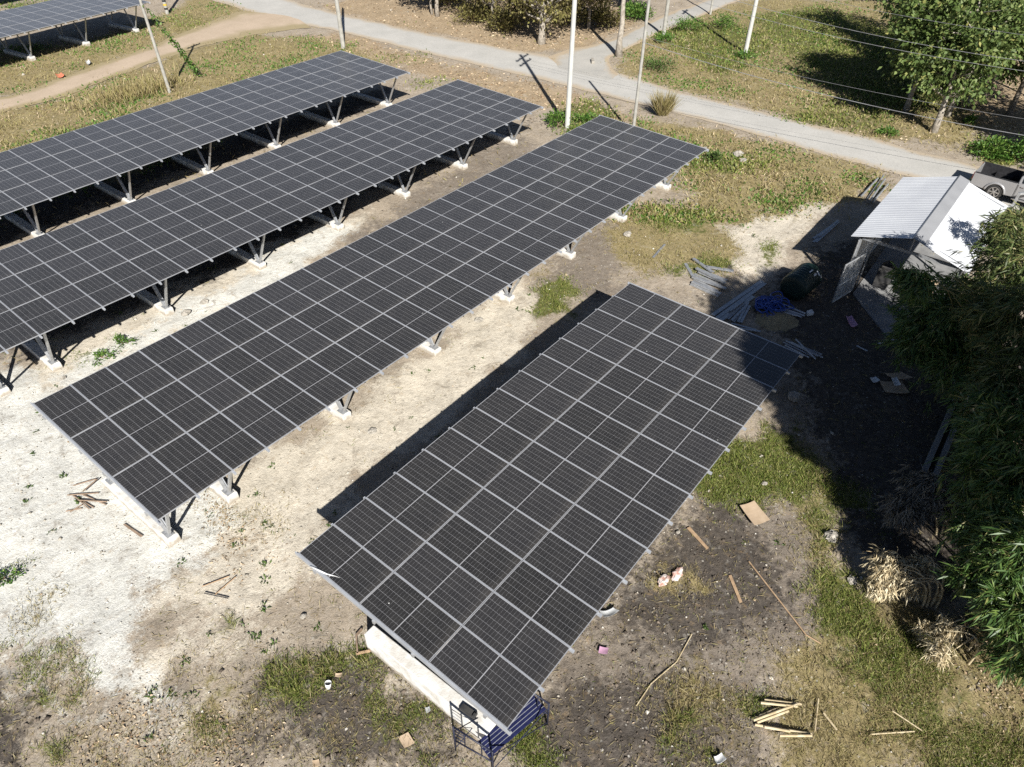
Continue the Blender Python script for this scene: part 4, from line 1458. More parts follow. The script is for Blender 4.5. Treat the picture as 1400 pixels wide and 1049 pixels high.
# things kept in the shed
b = MB()
b.box((25.1, -0.2, 0.50), (0.7, 0.55, 0.85))
b.box((25.1, -0.2, 0.98), (0.5, 0.42, 0.1))
b.lathe([(0.0, 0), (0.14, 0), (0.14, 0.1), (0.05, 0.13), (0, 0.13)], (25.2, -0.2, 1.03), n=14)
tag(b.build('machine', M['soot'], bevel=0.02), 'dark machine standing on the shed floor under the gable', 'machine')
for k, (x, y, z, lb) in enumerate(((24.7, -1.7, 0.06, 'brown carton on the shed floor under the right roof slope, low one'), (25.5, -1.75, 0.06, 'brown carton deeper in the shed under the right roof slope'))):
    t_ = thing('carton', lb, 'box', (x, y, z), 0.2 + k)
    b = MB()
    b.box((0, 0, 0.25), (0.6, 0.5, 0.5))
    b.build('body', M['card'], t_)
    for s in (-1, 1):
        b = MB()
        b.box((0, s * 0.33, 0.53), (0.6, 0.2, 0.008), mtx=Matrix.Rotation(s * 0.6, 3, 'X'))
        b.build('flap', M['card'], t_)
# hose and cable on the slab
b = MB()
c = G(1214, 386)
pts = [Vector((c.x + 0.3 * math.cos(t) * (1 + .12 * math.sin(3.1 * t)), c.y + 0.3 * math.sin(t), 0.08 + 0.012 * (t / 6.28))) for t in np.linspace(0, 6.28 * 2.6, 60)]
e = G(1240, 372)
pts += [pts[-1].lerp(Vector((e.x, e.y, 0.08)), t) for t in (0.4, 0.7, 1)]
b.tube(pts, 0.018, 6)
tag(b.build('hose', M['soot']), 'dark coiled hose lying on the grey shed floor', 'hose')
b = MB()
pts = [G(q[0], q[1], 0.075) for q in ((1226, 393), (1224, 402), (1221, 412), (1226, 414), (1230, 410), (1224, 407), (1219, 416), (1212, 418))]
b.tube(pts, 0.014, 6)
tag(b.build('cable', M['soot']), 'loose dark cable near the front edge of the shed floor', 'cable')
b = MB()
for k in range(3):
    p0, p1 = G(1235 + k * 1.5, 378 + k * 4, 0.09), G(1258 + k, 384 + k * 3.6, 0.09)
    b.bar(p0, p1, 0.09, 0.04)
p0, p1 = G(1240, 376, 0.13), G(1243, 390, 0.13)
b.bar(p0, p1, 0.07, 0.03)
tag(b.build('wooden_pallet', M['oldwood']), 'small slatted wooden pallet on the shed floor under the bamboo', 'pallet')

# U-shaped steel pipe frame by the pickup
b = MB()
p0 = Vector(G(1372, 306)); p1 = Vector(G(1352, 302))
b.bar((p0.x, p0.y, 0), (p0.x + 0.05, p0.y, 1.6), 0.12, 0.12)
b.bar((p0.x - 0.5, p0.y + .35, 0), (p0.x - 0.45, p0.y + .35, 1.0), 0.10, 0.10)
b.bar((p0.x - 0.5, p0.y + .35, 0.95), (p0.x, p0.y, 0.95), 0.09, 0.09)
b.bar((p0.x + 0.05, p0.y, 1.55), (p0.x + 2.1, p0.y - 1.5, 1.55), 0.12, 0.12)
b.bar((p0.x + 2.1, p0.y - 1.5, 0), (p0.x + 2.1, p0.y - 1.5, 1.6), 0.12, 0.12)
tag(b.build('square_tube_stand', M['galv'], bevel=0.01), 'grey stand of square steel tubes between the shed roof and the pickup', 'tube stand')


# ------------------------------------------------------------------ pickup
def pickup(label, loc, rz):
    root = thing('pickup_truck', label, 'pickup truck', loc, rz)
    Wd = 0.88                                     # half width
    AR, RX, FX, R0 = 0.44, -1.25, 1.85, 0.40       # arch radius, axles (x forward), wheel radius

    def arch(cx):
        return [(cx + AR * math.cos(t), 0.40 + AR * math.sin(t)) for t in np.linspace(0.0, math.pi, 11)]
    # lower body sides and nose as one profile
    low = [(-0.42, 0.42)] + [(-0.42, 1.12), (1.25, 1.10), (2.55, 1.00), (2.78, 0.85), (2.80, 0.45)] + [(FX + AR, 0.40)] + arch(FX)[1:-1] + [(FX - AR, 0.40)]
    b = MB()
    b.prism(low, -Wd, Wd, lambda p, t: (p[0], t * (0.985 if p[1] > 1.0 else 1), p[1]))
    body = b.build('body', M['silver'], root, bevel=0.03)
    # open bed: two side walls, floor, tailgate
    side = [(-2.42, 0.50), (-2.42, 1.12), (-0.43, 1.12), (-0.43, 0.42), (RX + AR, 0.40)] + arch(RX)[1:-1] + [(RX - AR, 0.42)]
    for s in (-1, 1):
        b = MB()
        b.prism(side, s * (Wd - 0.08), s * Wd, lambda p, t: (p[0], t, p[1]))
        b.build('bed_side', M['silver'], root, bevel=0.015)
        b = MB()
        pts = [(RX + (AR + .02) * math.cos(t), s * (Wd + 0.01), 0.40 + (AR + .02) * math.sin(t)) for t in np.linspace(0.05, math.pi - 0.05, 16)]
        b.tube(pts, 0.055, 8)
        b.build('wheel_flare', M['silver'], root, smooth=True)
        b = MB()
        b.box((-2.43, s * (Wd - 0.10), 0.92), (0.05, 0.15, 0.36))
        b.build('tail_light', M['red'], root, bevel=0.01)
        b = MB()
        b.box((-1.42, s * (Wd - 0.04), 1.135), (1.95, 0.10, 0.03))
        b.build('bed_rail', M['black'], root, bevel=0.008)
    b = MB()
    b.box((-1.42, 0, 0.62), (1.98, 1.56, 0.04))
    b.box((-0.46, 0, 0.88), (0.04, 1.58, 0.48))
    for s in (-1, 1):
        b.box((-1.42, s * 0.785, 0.88), (1.96, 0.02, 0.49))
        b.box((RX, s * 0.66, 0.74), (0.8, 0.24, 0.22))
    b.build('bed_liner', M['black'], root)
    b = MB()
    b.box((-2.39, 0, 0.84), (0.06, 1.58, 0.56))
    tg = b.build('tailgate', M['silver'], root, bevel=0.015)
    b = MB()
    b.box((-2.425, 0, 0.98), (0.02, 0.26, 0.08))
    b.build('handle', M['black'], tg)
    b = MB()
    b.box((-2.50, 0, 0.52), (0.16, 1.74, 0.18))
    b.build('rear_bumper', M['chrome'], root, bevel=0.03)
    b = MB()
    b.box((2.83, 0, 0.55), (0.16, 1.74, 0.30))
    b.build('front_bumper', M['silver'], root, bevel=0.05)
    # cab
    prof = [(-0.42, 1.11), (1.45, 1.09), (0.72, 1.70), (-0.20, 1.73), (-0.42, 1.45)]

    def inset(p, t):
        k = 1 - 0.17 * max(0, p[1] - 1.1) / 0.62
        return (p[0], t * k, p[1])
    b = MB()
    b.prism(prof, -Wd * 0.99, Wd * 0.99, inset)
    b.build('cab', M['silver'], root, bevel=0.04)
    for s in (-1, 1):
        for poly_ in ([(-0.28, 1.17), (0.32, 1.16), (0.34, 1.62), (-0.18, 1.64), (-0.30, 1.45)], [(0.42, 1.16), (1.22, 1.14), (0.72, 1.60), (0.42, 1.62)]):
            b = MB()
            b.prism(poly_, s * (Wd * 0.99 - 0.02), s * (Wd * 0.99 + 0.006), inset)
            b.build('side_window', M['glass'], root)
        b = MB()
        b.bar((0.37, s * (Wd + 0.003), 0.50), (0.37, s * (Wd + 0.003), 1.09), 0.012, 0.006, up=(1, 0, 0))
        b.build('door_seam', M['black'], root)
        b = MB()
        b.bar((-0.36, s * (Wd + 0.003), 0.46), (-0.36, s * (Wd + 0.003), 1.09), 0.012, 0.006, up=(1, 0, 0))
        b.build('door_seam', M['black'], root)
        for x_ in (-0.24, 0.52):
            b = MB()
            b.bar((x_, s * (Wd + 0.02), 1.0), (x_ + 0.16, s * (Wd + 0.02), 1.0), 0.03, 0.03)
            b.build('door_handle', M['chrome'], root)
        b = MB()
        b.box((1.1, s * (Wd + 0.12), 1.18), (0.12, 0.2, 0.16))
        b.build('mirror', M['silver'], root, bevel=0.03)
        b = MB()
        b.box((0.55, s * (Wd + 0.03), 0.36), (1.9, 0.16, 0.05))
        b.build('side_step', M['chrome'], root, bevel=0.015)
        b = MB()
        b.box((2.72, s * 0.62, 0.82), (0.16, 0.36, 0.18))
        b.build('headlight', M['glass'], root, bevel=0.03)
        for cx in (RX, FX):
            b = MB()
            ax = (0, s, 0)
            b.lathe([(0.25, -0.11), (0.36, -0.12), (0.395, -0.08), (0.40, 0), (0.395, 0.08), (0.36, 0.12), (0.25, 0.11)], (cx, s * (Wd - 0.10), 0.40), ax, 28)
            wh = b.build('wheel', M['rubber'], root, smooth=True)
            b = MB()
            b.lathe([(0.255, 0.105), (0.245, 0.07), (0.0, 0.05)], (cx, s * (Wd - 0.10), 0.40), ax, 28)
            b.build('rim_dish', M['soot'], wh)
            b = MB()
            b.lathe([(0.262, 0.09), (0.262, 0.118), (0.235, 0.118), (0.235, 0.08)], (cx, s * (Wd - 0.10), 0.40), ax, 28)
            for k in range(6):
                t = k * math.pi / 3
                b.bar((cx, s * (Wd - 0.01), 0.40), (cx + 0.24 * math.cos(t), s * (Wd - 0.005), 0.40 + 0.24 * math.sin(t)), 0.06, 0.03, up=(0, 1, 0))
            b.lathe([(0.07, 0.06), (0.07, 0.12), (0.0, 0.125)], (cx, s * (Wd - 0.10), 0.40), ax, 14)
            b.build('rim', M['chrome'], wh)
    b = MB()
    b.prism([(1.34, 1.18), (0.80, 1.63), (0.83, 1.66), (1.40, 1.18)], -0.70, 0.70, lambda p, t: (p[0] + 0.03, t * (1 - 0.1 * (p[1] - 1.2)), p[1] + 0.01))
    b.build('windscreen', M['glass'], root)
    b = MB()
    b.box((-0.425, 0, 1.42), (0.02, 1.2, 0.26), mtx=Matrix.Rotation(-0.12, 3, 'Y'))
    b.build('rear_window', M['glass'], root)
    return root


pickup('silver pickup truck with black bed liner parked at the road edge', (37.9, -3.35, 0.03), math.radians(-93))


# ------------------------------------------------------------------ tank
def tank():
    c = Vector((22.3, 2.35, 0.58))
    root = thing('water_tank', 'dark green water tank lying on its side near the mesh gate', 'water tank', (c.x, c.y, 0))
    ax = Vector((0.995, -0.10, 0))
    o = Vector((0, 0, 0.56))
    prof = [(0.0, -0.76), (0.30, -0.76), (0.50, -0.745), (0.545, -0.71), (0.56, -0.66)]
    z = -0.62
    while z < 0.62:
        prof += [(0.56, z), (0.575, z + 0.03), (0.575, z + 0.09), (0.56, z + 0.12)]
        z += 0.2
    prof += [(0.56, 0.62), (0.53, 0.72)]
    b = MB()
    b.lathe(prof, o, ax, 36)
    b.build('body', M['tank'], root, smooth=True)
    b = MB()
    b.lathe([(0.53, 0.72), (0.45, 0.80), (0.30, 0.84), (0.24, 0.84), (0.24, 0.92), (0.0, 0.93)], o, ax, 36)
    b.build('lid', M['teal'], root, smooth=True)
    # faded paper labels curved round the shell
    s = Vector((ax.y, -ax.x, 0))
    for t0, t1, u0, u1 in ((0.55, 0.95, 0.40, 0.50), (0.30, 0.50, 0.52, 0.60), (0.75, 0.9, 0.1, 0.32), (1.15, 1.25, 0.0, 0.3)):
        b = MB()
        vs = []
        for k in range(6):
            t = t0 + (t1 - t0) * k / 5
            for u in (u0, u1):
                vs.append(o + ax * u + (s * math.cos(t) + Vector((0, 0, 1)) * math.sin(t)) * 0.582)
        b.add(vs, [(2 * k, 2 * k + 1, 2 * k + 3, 2 * k + 2) for k in range(5)])
        b.build('paper_label', M['white'], root)


tank()


# ------------------------------------------------------------------ steel sections, pipes, coil
def pile(label, segs, w_, h, m, cat, name, z0=0.03, group=None, hollow=False):
    """segs: pixel pairs, each one bar"""
    root = thing(name, label, cat, tuple(G(*segs[0][0])[:2]) + (0,), 0, group)
    ox = root.location.copy()
    part = {'steel_pile': 'steel_section', 'pipe_pile': 'pipe', 'bamboo_pile': 'bamboo_stick', 'wood_pile': 'wooden_stick'}.get(name, 'bar')
    for k, s in enumerate(segs):
        z = z0 + h / 2 + (s[2] if len(s) > 2 else 0)
        p0, p1 = Vector(G(s[0][0], s[0][1], z)) - ox, Vector(G(s[1][0], s[1][1], z)) - ox
        b = MB()
        if hollow:
            b.tube([p0, p1], w_ / 2, 8)
        else:
            d = (p1 - p0).normalized()
            up = Vector((0, 0, 1))
            sd_ = up.cross(d).normalized()
            # C-section: web and two flanges
            b.bar(p0, p1, w_, 0.008)
            b.bar(p0 + sd_ * (w_ / 2 - 0.004) - up * h * .4, p1 + sd_ * (w_ / 2 - 0.004) - up * h * .4, 0.008, h * .8)
            b.bar(p0 - sd_ * (w_ / 2 - 0.004) - up * h * .4, p1 - sd_ * (w_ / 2 - 0.004) - up * h * .4, 0.008, h * .8)
        b.build(part, m, root)
    return root


R = random.Random(3)
segs = [((946 + k * 1.2 + R.uniform(-3, 3), 388 - k * 3.4), (981 + k * 2.0 + R.uniform(-5, 8), 405 - k * 3.6), 0.07 * (k % 2)) for k in range(7)]
segs += [((937, 360), (949, 380), 0.02), ((948, 353), (975, 372), 0.1), ((952, 366), (990, 385), 0.16), ((965, 364), (1003, 370), 0.1)]
pile('pile of short galvanised steel sections beyond the far corner of nearest array', segs, 0.14, 0.06, M['galv'], 'steel sections', 'steel_pile')
pile('pair of long steel beams lying side by side up to the nearest array', [((974, 431), (1042, 384)), ((980, 435), (1046, 387), 0.0), ((985, 438), (1030, 405), 0.0)], 0.17, 0.09, M['galv'], 'steel beams', 'steel_pile')
pile('small fan of cut steel sections right of the long steel beams', [((995, 436), (1022, 411)), ((1000, 438), (1020, 418), 0.05), ((1003, 440), (1017, 420)), ((1009, 440), (1023, 413), 0.03), ((1013, 441), (1025, 418)), ((998, 425), (1018, 410), 0.1)], 0.10, 0.05, M['galv'], 'steel sections', 'steel_pile')
pile('thin steel strips poking out at the far edge of nearest array', [((1000, 442), (1034, 451)), ((1006, 448), (1040, 453), 0.03)], 0.09, 0.04, M['galv'], 'steel strips', 'steel_pile')
pile('bundle of white pipes at the right corner of the nearest array', [((1071, 468), (1112, 488)), ((1074, 466), (1118, 487), .05), ((1078, 467), (1124, 485)), ((1073, 472), (1106, 489), .04), ((1082, 468), (1125, 489), .08), ((1088, 464), (1115, 491), .12)], 0.06, 0.06, M['alu'], 'pipes', 'pipe_pile', hollow=True)
pile('pale pipes lying beside the blue hose coil', [((1062, 415), (1098, 428)), ((1060, 418), (1100, 432), .04), ((1066, 421), (1096, 434)), ((1070, 416), (1101, 429), .08), ((1064, 425), (1090, 432))], 0.08, 0.08, M['alu'], 'pipes', 'pipe_pile', hollow=True)
pile('steel strips on the ground in the shadow of the shed roof', [((1112, 331), (1144, 303)), ((1116, 331), (1147, 303), .04), ((1120, 323), (1146, 301), .08), ((1112, 326), (1135, 310))], 0.10, 0.05, M['alu'], 'steel strips', 'steel_pile')
pile('grey pipes and poles leaning among weeds behind the shed', [((1186, 272), (1208, 240)), ((1190, 274), (1210, 245), .2), ((1178, 268), (1200, 244), .1), ((1194, 276), (1214, 252), .1)], 0.10, 0.06, M['galv'], 'pipes', 'pipe_pile', hollow=True)
pile('single white pipe lying in the shade before the bamboo', [((1201, 470), (1231, 462))], 0.07, 0.07, M['alu'], 'pipe', 'pipe_pile', hollow=True)
pile('short white pipe in the shaded yard left of the single long pipe', [((1171, 473), (1186, 480))], 0.06, 0.06, M['alu'], 'pipe', 'pipe_pile', hollow=True)
pile('two long steel strips dropped on the soil beside the straw grass', [((893, 352), (909, 334))], 0.10, 0.03, M['galv'], 'steel strip', 'steel_pile')

b = MB()
c = G(1054, 421)
pts = []
HR = random.Random(12)
for lp in range(24):
    ox_, oy_, ra, rb, ph, zz = HR.uniform(-.5, .65), HR.uniform(-.55, .4), HR.uniform(.2, .42), HR.uniform(.18, .36), HR.uniform(0, 6.28), HR.uniform(.05, .34)
    for q in range(14):
        t = ph + q / 13 * 5.4
        pts.append(Vector((c.x + ox_ + ra * math.cos(t), c.y + oy_ + rb * math.sin(t), zz + 0.05 * math.sin(2 * t + lp))))
b.tube(pts, 0.026, 6)
tag(b.build('hose_coil', M['blueplastic'], smooth=True), 'tangled heap of bright blue hose on the sand heap below the tank', 'hose')

# sand heap under the coil
gxs, gys = np.meshgrid(np.linspace(-1, 1, 41), np.linspace(-1, 1, 41), indexing='ij')
rr = np.hypot(gxs, gys) + 0.25 * (lattice_noise(gxs * 3, gys * 3, 1.0, 77) - 0.5)
hh = 0.34 * np.clip(1 - rr, 0, 1) ** 1.2 - 0.05 + 0.04 * (lattice_noise(gxs * 9, gys * 9, 1.0, 78) - 0.5)
c = G(1063, 438)
V = np.stack([c.x + gxs * 1.1, c.y + gys * 1.1, hh], -1).reshape(-1, 3)
q = (np.arange(40)[:, None] * 41 + np.arange(40)[None]).ravel()
o = np_mesh('sand_heap', V, np.stack([q, q + 41, q + 42, q + 1], 1), M['sand'], smooth=True)
tag(o, 'low brown sand heap between the nearest array and the tank', 'sand heap')
o.location.z = -0.02

# long concrete edging along the bamboo
for k, (a_, c_, lb) in enumerate((((1308, 541), (1258, 656), 'long concrete edging rail in the bamboo shade, left one'), ((1320, 545), (1276, 655), 'long concrete edging rail in the bamboo shade, right one'))):
    b = MB()
    p0, p1 = G(*a_), G(*c_)
    b.bar((p0.x, p0.y, 0.10), (p1.x, p1.y, 0.10), 0.16, 0.24)
    tag(b.build('concrete_edging', M['greyconcrete'], bevel=0.02), lb, 'concrete edging')


# ------------------------------------------------------------------ scaffold at the near corner
def scaffold():
    root = thing('scaffold', 'low navy tube scaffold with a blue deck under the near corner of the array', 'scaffold', (0, 0, 0))
    fr = []
    A0, A1 = Vector((-0.30, 1.22, 0)), Vector((-0.12, 0.30, 0))      # near end frame feet
    B0, B1 = Vector((1.28, 0.95, 0)), Vector((1.42, -0.02, 0))
    up = Vector((0, 0, 1))
    for P0, P1 in ((A0, A1), (B0, B1)):
        b = MB()
        h = 1.25
        b.tube([P0, P0 + up * h], 0.022, 8)
        b.tube([P1, P1 + up * h * 0.86], 0.022, 8)
        b.tube([P0 + up * (h - .02), P1 + up * (h * .86 - .02)], 0.022, 8)
        b.tube([P0 + up * 0.55, P1 + up * 0.55], 0.018, 8)
        m0, m1 = P0.lerp(P1, 0.28), P0.lerp(P1, 0.72)
        for m_ in (m0, m1):
            b.tube([m_ + up * 0.55, m_ + up * (h - 0.1)], 0.016, 8)
        for z_ in (0.72, 0.9, 1.05):
            b.tube([P0 + up * z_, m0 + up * z_], 0.012, 6)
        b.build('end_frame', M['navy'], root, smooth=True)
    for a_, c_ in ((A0 + up * 0.15, B0 + up * 1.0), (A0 + up * 1.0, B0 + up * 0.15), (A1 + up * 0.12, B1 + up * 0.85), (A1 + up * 0.85, B1 + up * 0.12)):
        b = MB()
        b.tube([a_, c_], 0.012, 6)
        b.build('cross_brace', M['navy'], root)
    m = 0.0
    d = (B1 - A1).normalized()
    s = up.cross(d).normalized()
    o_ = A1 + s * 0.30 + up * 0.60 - d * 0.02
    L_ = (B1 - A1).length + 0.04
    b = MB()
    for k in range(5):
        c_ = o_ + s * (0.085 * (k - 2)) + d * (L_ / 2)
        b.box(c_, (L_, 0.078, 0.035), mtx=Matrix((d, s, up)).transposed())
    dk = b.build('deck', M['bluesteel'], root, bevel=0.004)
    for k in range(4):
        b = MB()
        c_ = o_ + s * (0.085 * (k - 1.5)) + d * (L_ / 2) + up * 0.013
        b.box(c_, (L_ * 0.995, 0.009, 0.012), mtx=Matrix((d, s, up)).transposed())
        b.build('deck_seam', M['alu'], dk)


scaffold()


# ------------------------------------------------------------------ litter one could pick up
def sheet(name, label, cat, pix, m, z=0.05, th=0.012, curl=0.05, group=None):
    """a thin board with the photographed outline, slightly curled, a real thickness"""
    P = [G(a, c, z) for a, c in pix]
    c = sum(P, Vector()) / len(P)
    n_ = 6
    b = MB()
    vs = []
    for t in (0, -th):
        for i in range(n_ + 1):
            for j in range(n_ + 1):
                u, v = i / n_, j / n_
                p = P[0] * (1 - u) * (1 - v) + P[1] * u * (1 - v) + P[2] * u * v + P[3] * (1 - u) * v
                vs.append((p.x, p.y, z + t + curl * ((2 * u - 1) ** 2 - 0.5 * math.sin(3 * v + u))))
    fs = []
    N_ = (n_ + 1)
    for i in range(n_):
        for j in range(n_):
            a_ = i * N_ + j
            fs.append((a_, a_ + N_, a_ + N_ + 1, a_ + 1))
            q_ = N_ * N_ + a_
            fs.append((q_, q_ + 1, q_ + N_ + 1, q_ + N_))
    for i in range(n_):
        for a_, d_ in ((i, 1), (n_ * N_ + i, 1), (i * N_, N_), (i * N_ + n_, N_)):
            fs.append((a_, a_ + d_, N_ * N_ + a_ + d_, N_ * N_ + a_))
    b.add(vs, fs)
    return tag(b.build(name, m, smooth=False), label, cat, group)


sheet('cardboard_sheet', 'square tan cardboard sheet lying on green grass right of the nearest array', 'cardboard', [(1011, 692), (1031, 685), (1052, 712), (1031, 719)], M['card'], 0.12, 0.01, 0.04)
sheet('cardboard_sheet', 'small square cardboard on the grass left of the scaffold', 'cardboard', [(544, 1008), (558, 1001), (567, 1016), (553, 1023)], M['card'], 0.08, 0.01, 0.015)
sheet('cardboard_sheet', 'large flattened carton in deep shade before the bamboo, lower flap', 'cardboard', [(1202, 522), (1232, 521), (1243, 539), (1210, 537)], M['card'], 0.05, 0.01, 0.05)
sheet('cardboard_sheet', 'flattened carton flap in deep shade, upper piece of the pair', 'cardboard', [(1208, 511), (1232, 509), (1247, 518), (1222, 519)], M['card'], 0.14, 0.01, 0.05)
sheet('plastic_sheet', 'pale blue white plastic piece lying on the carton in the shade', 'plastic sheet', [(1218, 517), (1226, 516), (1231, 527), (1223, 528)], M['white'], 0.2, 0.01, 0.04)
sheet('plastic_sheet', 'blue white scrap at the left end of the shaded carton', 'plastic sheet', [(1189, 517), (1197, 515), (1203, 521), (1194, 524)], M['white'], 0.05, 0.01, 0.03)
sheet('paper_sheet', 'pink paper rectangle on the dark soil below the nearest array', 'paper', [(820, 884), (832, 886), (830, 895), (818, 893)], M['pink'], 0.05, 0.006, 0.02)
sheet('plastic_sheet', 'pink and white bag lying on the shaded ground before the shed floor', 'bag', [(1156, 433), (1164, 432), (1172, 446), (1163, 448)], M['pink'], 0.06, 0.02, 0.06)
sheet('foam_block', 'small white foam block beside the pipes and the blue coil', 'foam block', [(1103, 425), (1110, 423), (1113, 428), (1104, 429)], M['white'], 0.14, 0.12, 0.01)
sheet('plastic_sheet', 'crumpled grey plastic film at the edge of the nearest array', 'plastic film', [(819, 837), (838, 832), (846, 838), (826, 846)], M['clearfilm'], 0.09, 0.01, 0.09)
sheet('plastic_sheet', 'red orange plastic bag in the dry grass beside the dirt path', 'bag', [(76, 102), (84, 100), (88, 104), (79, 106)], M['orange'], 0.15, 0.06, 0.08)
sheet('plastic_sheet', 'white plastic bag in the grass between far array and dirt path', 'bag', [(117, 84), (121, 82), (124, 86), (119, 88)], M['white'], 0.15, 0.06, 0.08)
sheet('plastic_sheet', 'white crumpled plastic at the bottom edge right of centre', 'plastic film', [(975, 1036), (986, 1030), (992, 1040), (980, 1046)], M['white'], 0.1, 0.03, 0.08)
sheet('plastic_sheet', 'small blue white wrapper on the soil beside the concrete beam', 'wrapper', [(581, 968), (587, 966), (589, 972), (583, 976)], M['clearfilm'], 0.07, 0.006, 0.03)
sheet('wooden_board', 'brown board on dark soil right of the nearest array, upper one', 'board', [(939, 722), (943, 720), (969, 749), (966, 751)], M['wood'], 0.05, 0.025, 0.0)
sheet('wooden_board', 'brown board on dark soil between the upper board and the long stick', 'board', [(996, 787), (1000, 786), (1015, 823), (1011, 824)], M['wood'], 0.05, 0.025, 0.0)
sheet('plank', 'brown plank lying on white crushed rock before the middle array', 'plank', [(168, 717), (171, 716), (195, 732), (192, 734)], M['oldwood'], 0.06, 0.03, 0.0)
sheet('tile', 'orange brown tile scrap on the soil left of the cardboard square', 'tile', [(459, 921), (468, 920), (466, 926), (458, 925)], M['card'], 0.06, 0.02, 0.02)
sheet('tile', 'tan scrap at the bottom edge left of the small cardboard square', 'tile', [(427, 1040), (436, 1038), (438, 1047), (428, 1049)], M['card'], 0.06, 0.02, 0.02)


def blob(name, label, cat, px, py, rad, m, seed, flat=0.6, group=None):
    R = np.random.default_rng(seed)
    c = G(px, py)
    n_, k_ = 14, 9
    vs = []
    for i in range(k_ + 1):
        th = math.pi * i / k_
        for j in range(n_):
            ph = 2 * math.pi * j / n_
            d = 1 + 0.5 * (lattice_noise(np.array([math.cos(ph) * math.sin(th) * 2 + seed]), np.array([math.sin(ph) * math.sin(th) * 2 + math.cos(th) * 1.7]), 0.6, seed)[0] - 0.5) * 2
            vs.append((c.x + rad[0] * d * math.sin(th) * math.cos(ph), c.y + rad[1] * d * math.sin(th) * math.sin(ph), rad[2] * (0.75 + d * math.cos(th))))
    fs = [(i * n_ + j, i * n_ + (j + 1) % n_, (i + 1) * n_ + (j + 1) % n_, (i + 1) * n_ + j) for i in range(k_) for j in range(n_)]
    b = MB()
    b.add(vs, fs)
    return tag(b.build(name, m), label, cat, group)


blob('sack', 'crumpled red and white sack on dark soil, left of the two sacks', 'sack', 907, 795, (.24, .13, .07), M['canvas'], 5, group='sacks on the dark soil')
blob('sack', 'crumpled red and white sack on dark soil, right of the two sacks', 'sack', 926, 786, (.25, .12, .06), M['canvas'], 8, group='sacks on the dark soil')
RK = [(962, 207, .28, 'white concrete lump at the far right corner of the middle array'), (1008, 213, .34, 'broken white rock in the grass bank, upper of the pair'), (1016, 222, .26, 'broken white rock in the grass bank, lower of the pair'),
      (858, 322, .22, 'pale stone in the straw grass right of the middle array'), (255, 429, .2, 'pale stone on the gravel strip behind the middle array, left one'), (280, 414, .18, 'pale stone on the gravel strip behind the middle array, right one'),
      (509, 591, .16, 'flat white stone on the cream gravel strip'), (655, 439, .18, 'white stone on the cream gravel near the middle array edge'), (868, 640, .01, None),
      (927, 728, .07, 'round white stone on the dark soil beside the nearest array'), (1045, 662, .1, 'white stone in the green grass right of the nearest array'), (1085, 545, .26, 'pale dug up rubble lump in shade by array corner'),
      (1135, 735, .22, 'grey white rubble lump at the edge of the bamboo shade'), (1165, 795, .15, 'pale rubble lump in the grass left of the dry leaves'), (415, 843, .08, 'white stone on the soil left of the nearest array'),
      (823, 1026, .05, 'white pebble on the dark soil at the bottom'), (87, 518, .12, 'white stone beside the footing at the left'), (500, 850, .01, None)]
for k, (px, py, r, lb) in enumerate(RK):
    if lb:
        blob('rock', lb, 'rock', px, py, (r, r * .8, r * .45), M['stone'], 100 + k, group='loose pale rocks')

b = MB()
c = G(449, 941)
b.lathe([(0.0, 0.02), (0.055, 0.02), (0.075, 0.17), (0.08, 0.17), (0.06, 0.0), (0.0, 0.0)], (c.x, c.y, 0.02), (0.25, 0.1, 1), 18)
tag(b.build('cup', M['white'], smooth=True), 'white plastic cup standing on the dark soil at the lower left', 'cup')

pile('scattered pile of cut pale bamboo sticks in the lower right grass', [((1045, 957), (1096, 963)), ((1040, 961), (1090, 966), .05), ((1030, 985), (1090, 963), .05), ((1035, 988), (1078, 972)), ((1032, 991), (1110, 1004)), ((1066, 1006), (1110, 1006), .05), ((1045, 994), (1080, 1000), .05)], 0.06, 0.06, M['stick'], 'bamboo sticks', 'bamboo_pile', hollow=True)
pile('thin bamboo stick lying just right of the pale stick pile', [((1119, 955), (1114, 1000))], 0.035, 0.035, M['stick'], 'bamboo stick', 'bamboo_pile', hollow=True)
pile('short bamboo stick in the grass right of the pale stick pile', [((1126, 975), (1144, 998))], 0.05, 0.05, M['stick'], 'bamboo stick', 'bamboo_pile', hollow=True)
pile('long thin brown stick running from the dark soil into the grass', [((1024, 768), (1102, 868)), ((1102, 868), (1122, 880), .0)], 0.04, 0.04, M['wood'], 'stick', 'wood_pile', hollow=True)
pile('stick pile of weathered wood on the white crushed rock', [((100, 664), (131, 655), .05), ((92, 677), (135, 674), .02), ((100, 678), (128, 694)), ((104, 680), (122, 696), .04), ((112, 676), (145, 690)), ((108, 684), (146, 686), .06), ((90, 699), (112, 695)), ((112, 690), (96, 700), .04), ((113, 672), (133, 655), .1)], 0.04, 0.04, M['oldwood'], 'sticks', 'wood_pile', hollow=True)
pile('two slim wooden sticks on the stony ground left of the nearest array', [((276, 802), (313, 788)), ((294, 813), (322, 789), .02)], 0.03, 0.03, M['wood'], 'sticks', 'wood_pile', hollow=True)
pile('dark stick beside the slim wooden sticks', [((279, 811), (312, 818))], 0.03, 0.03, M['soot'], 'stick', 'wood_pile', hollow=True)
pile('thin bent dry branch on the dark soil at the bottom', [((946, 867), (925, 905)), ((925, 905), (890, 935)), ((890, 935), (870, 965))], 0.025, 0.025, M['stick'], 'branch', 'wood_pile', hollow=True)
pile('long fallen bamboo stem in the lower right grass', [((1220, 972), (1262, 1000)), ((1190, 1004), (1250, 1000))], 0.03, 0.03, M['stick'], 'bamboo stems', 'bamboo_pile', hollow=True)

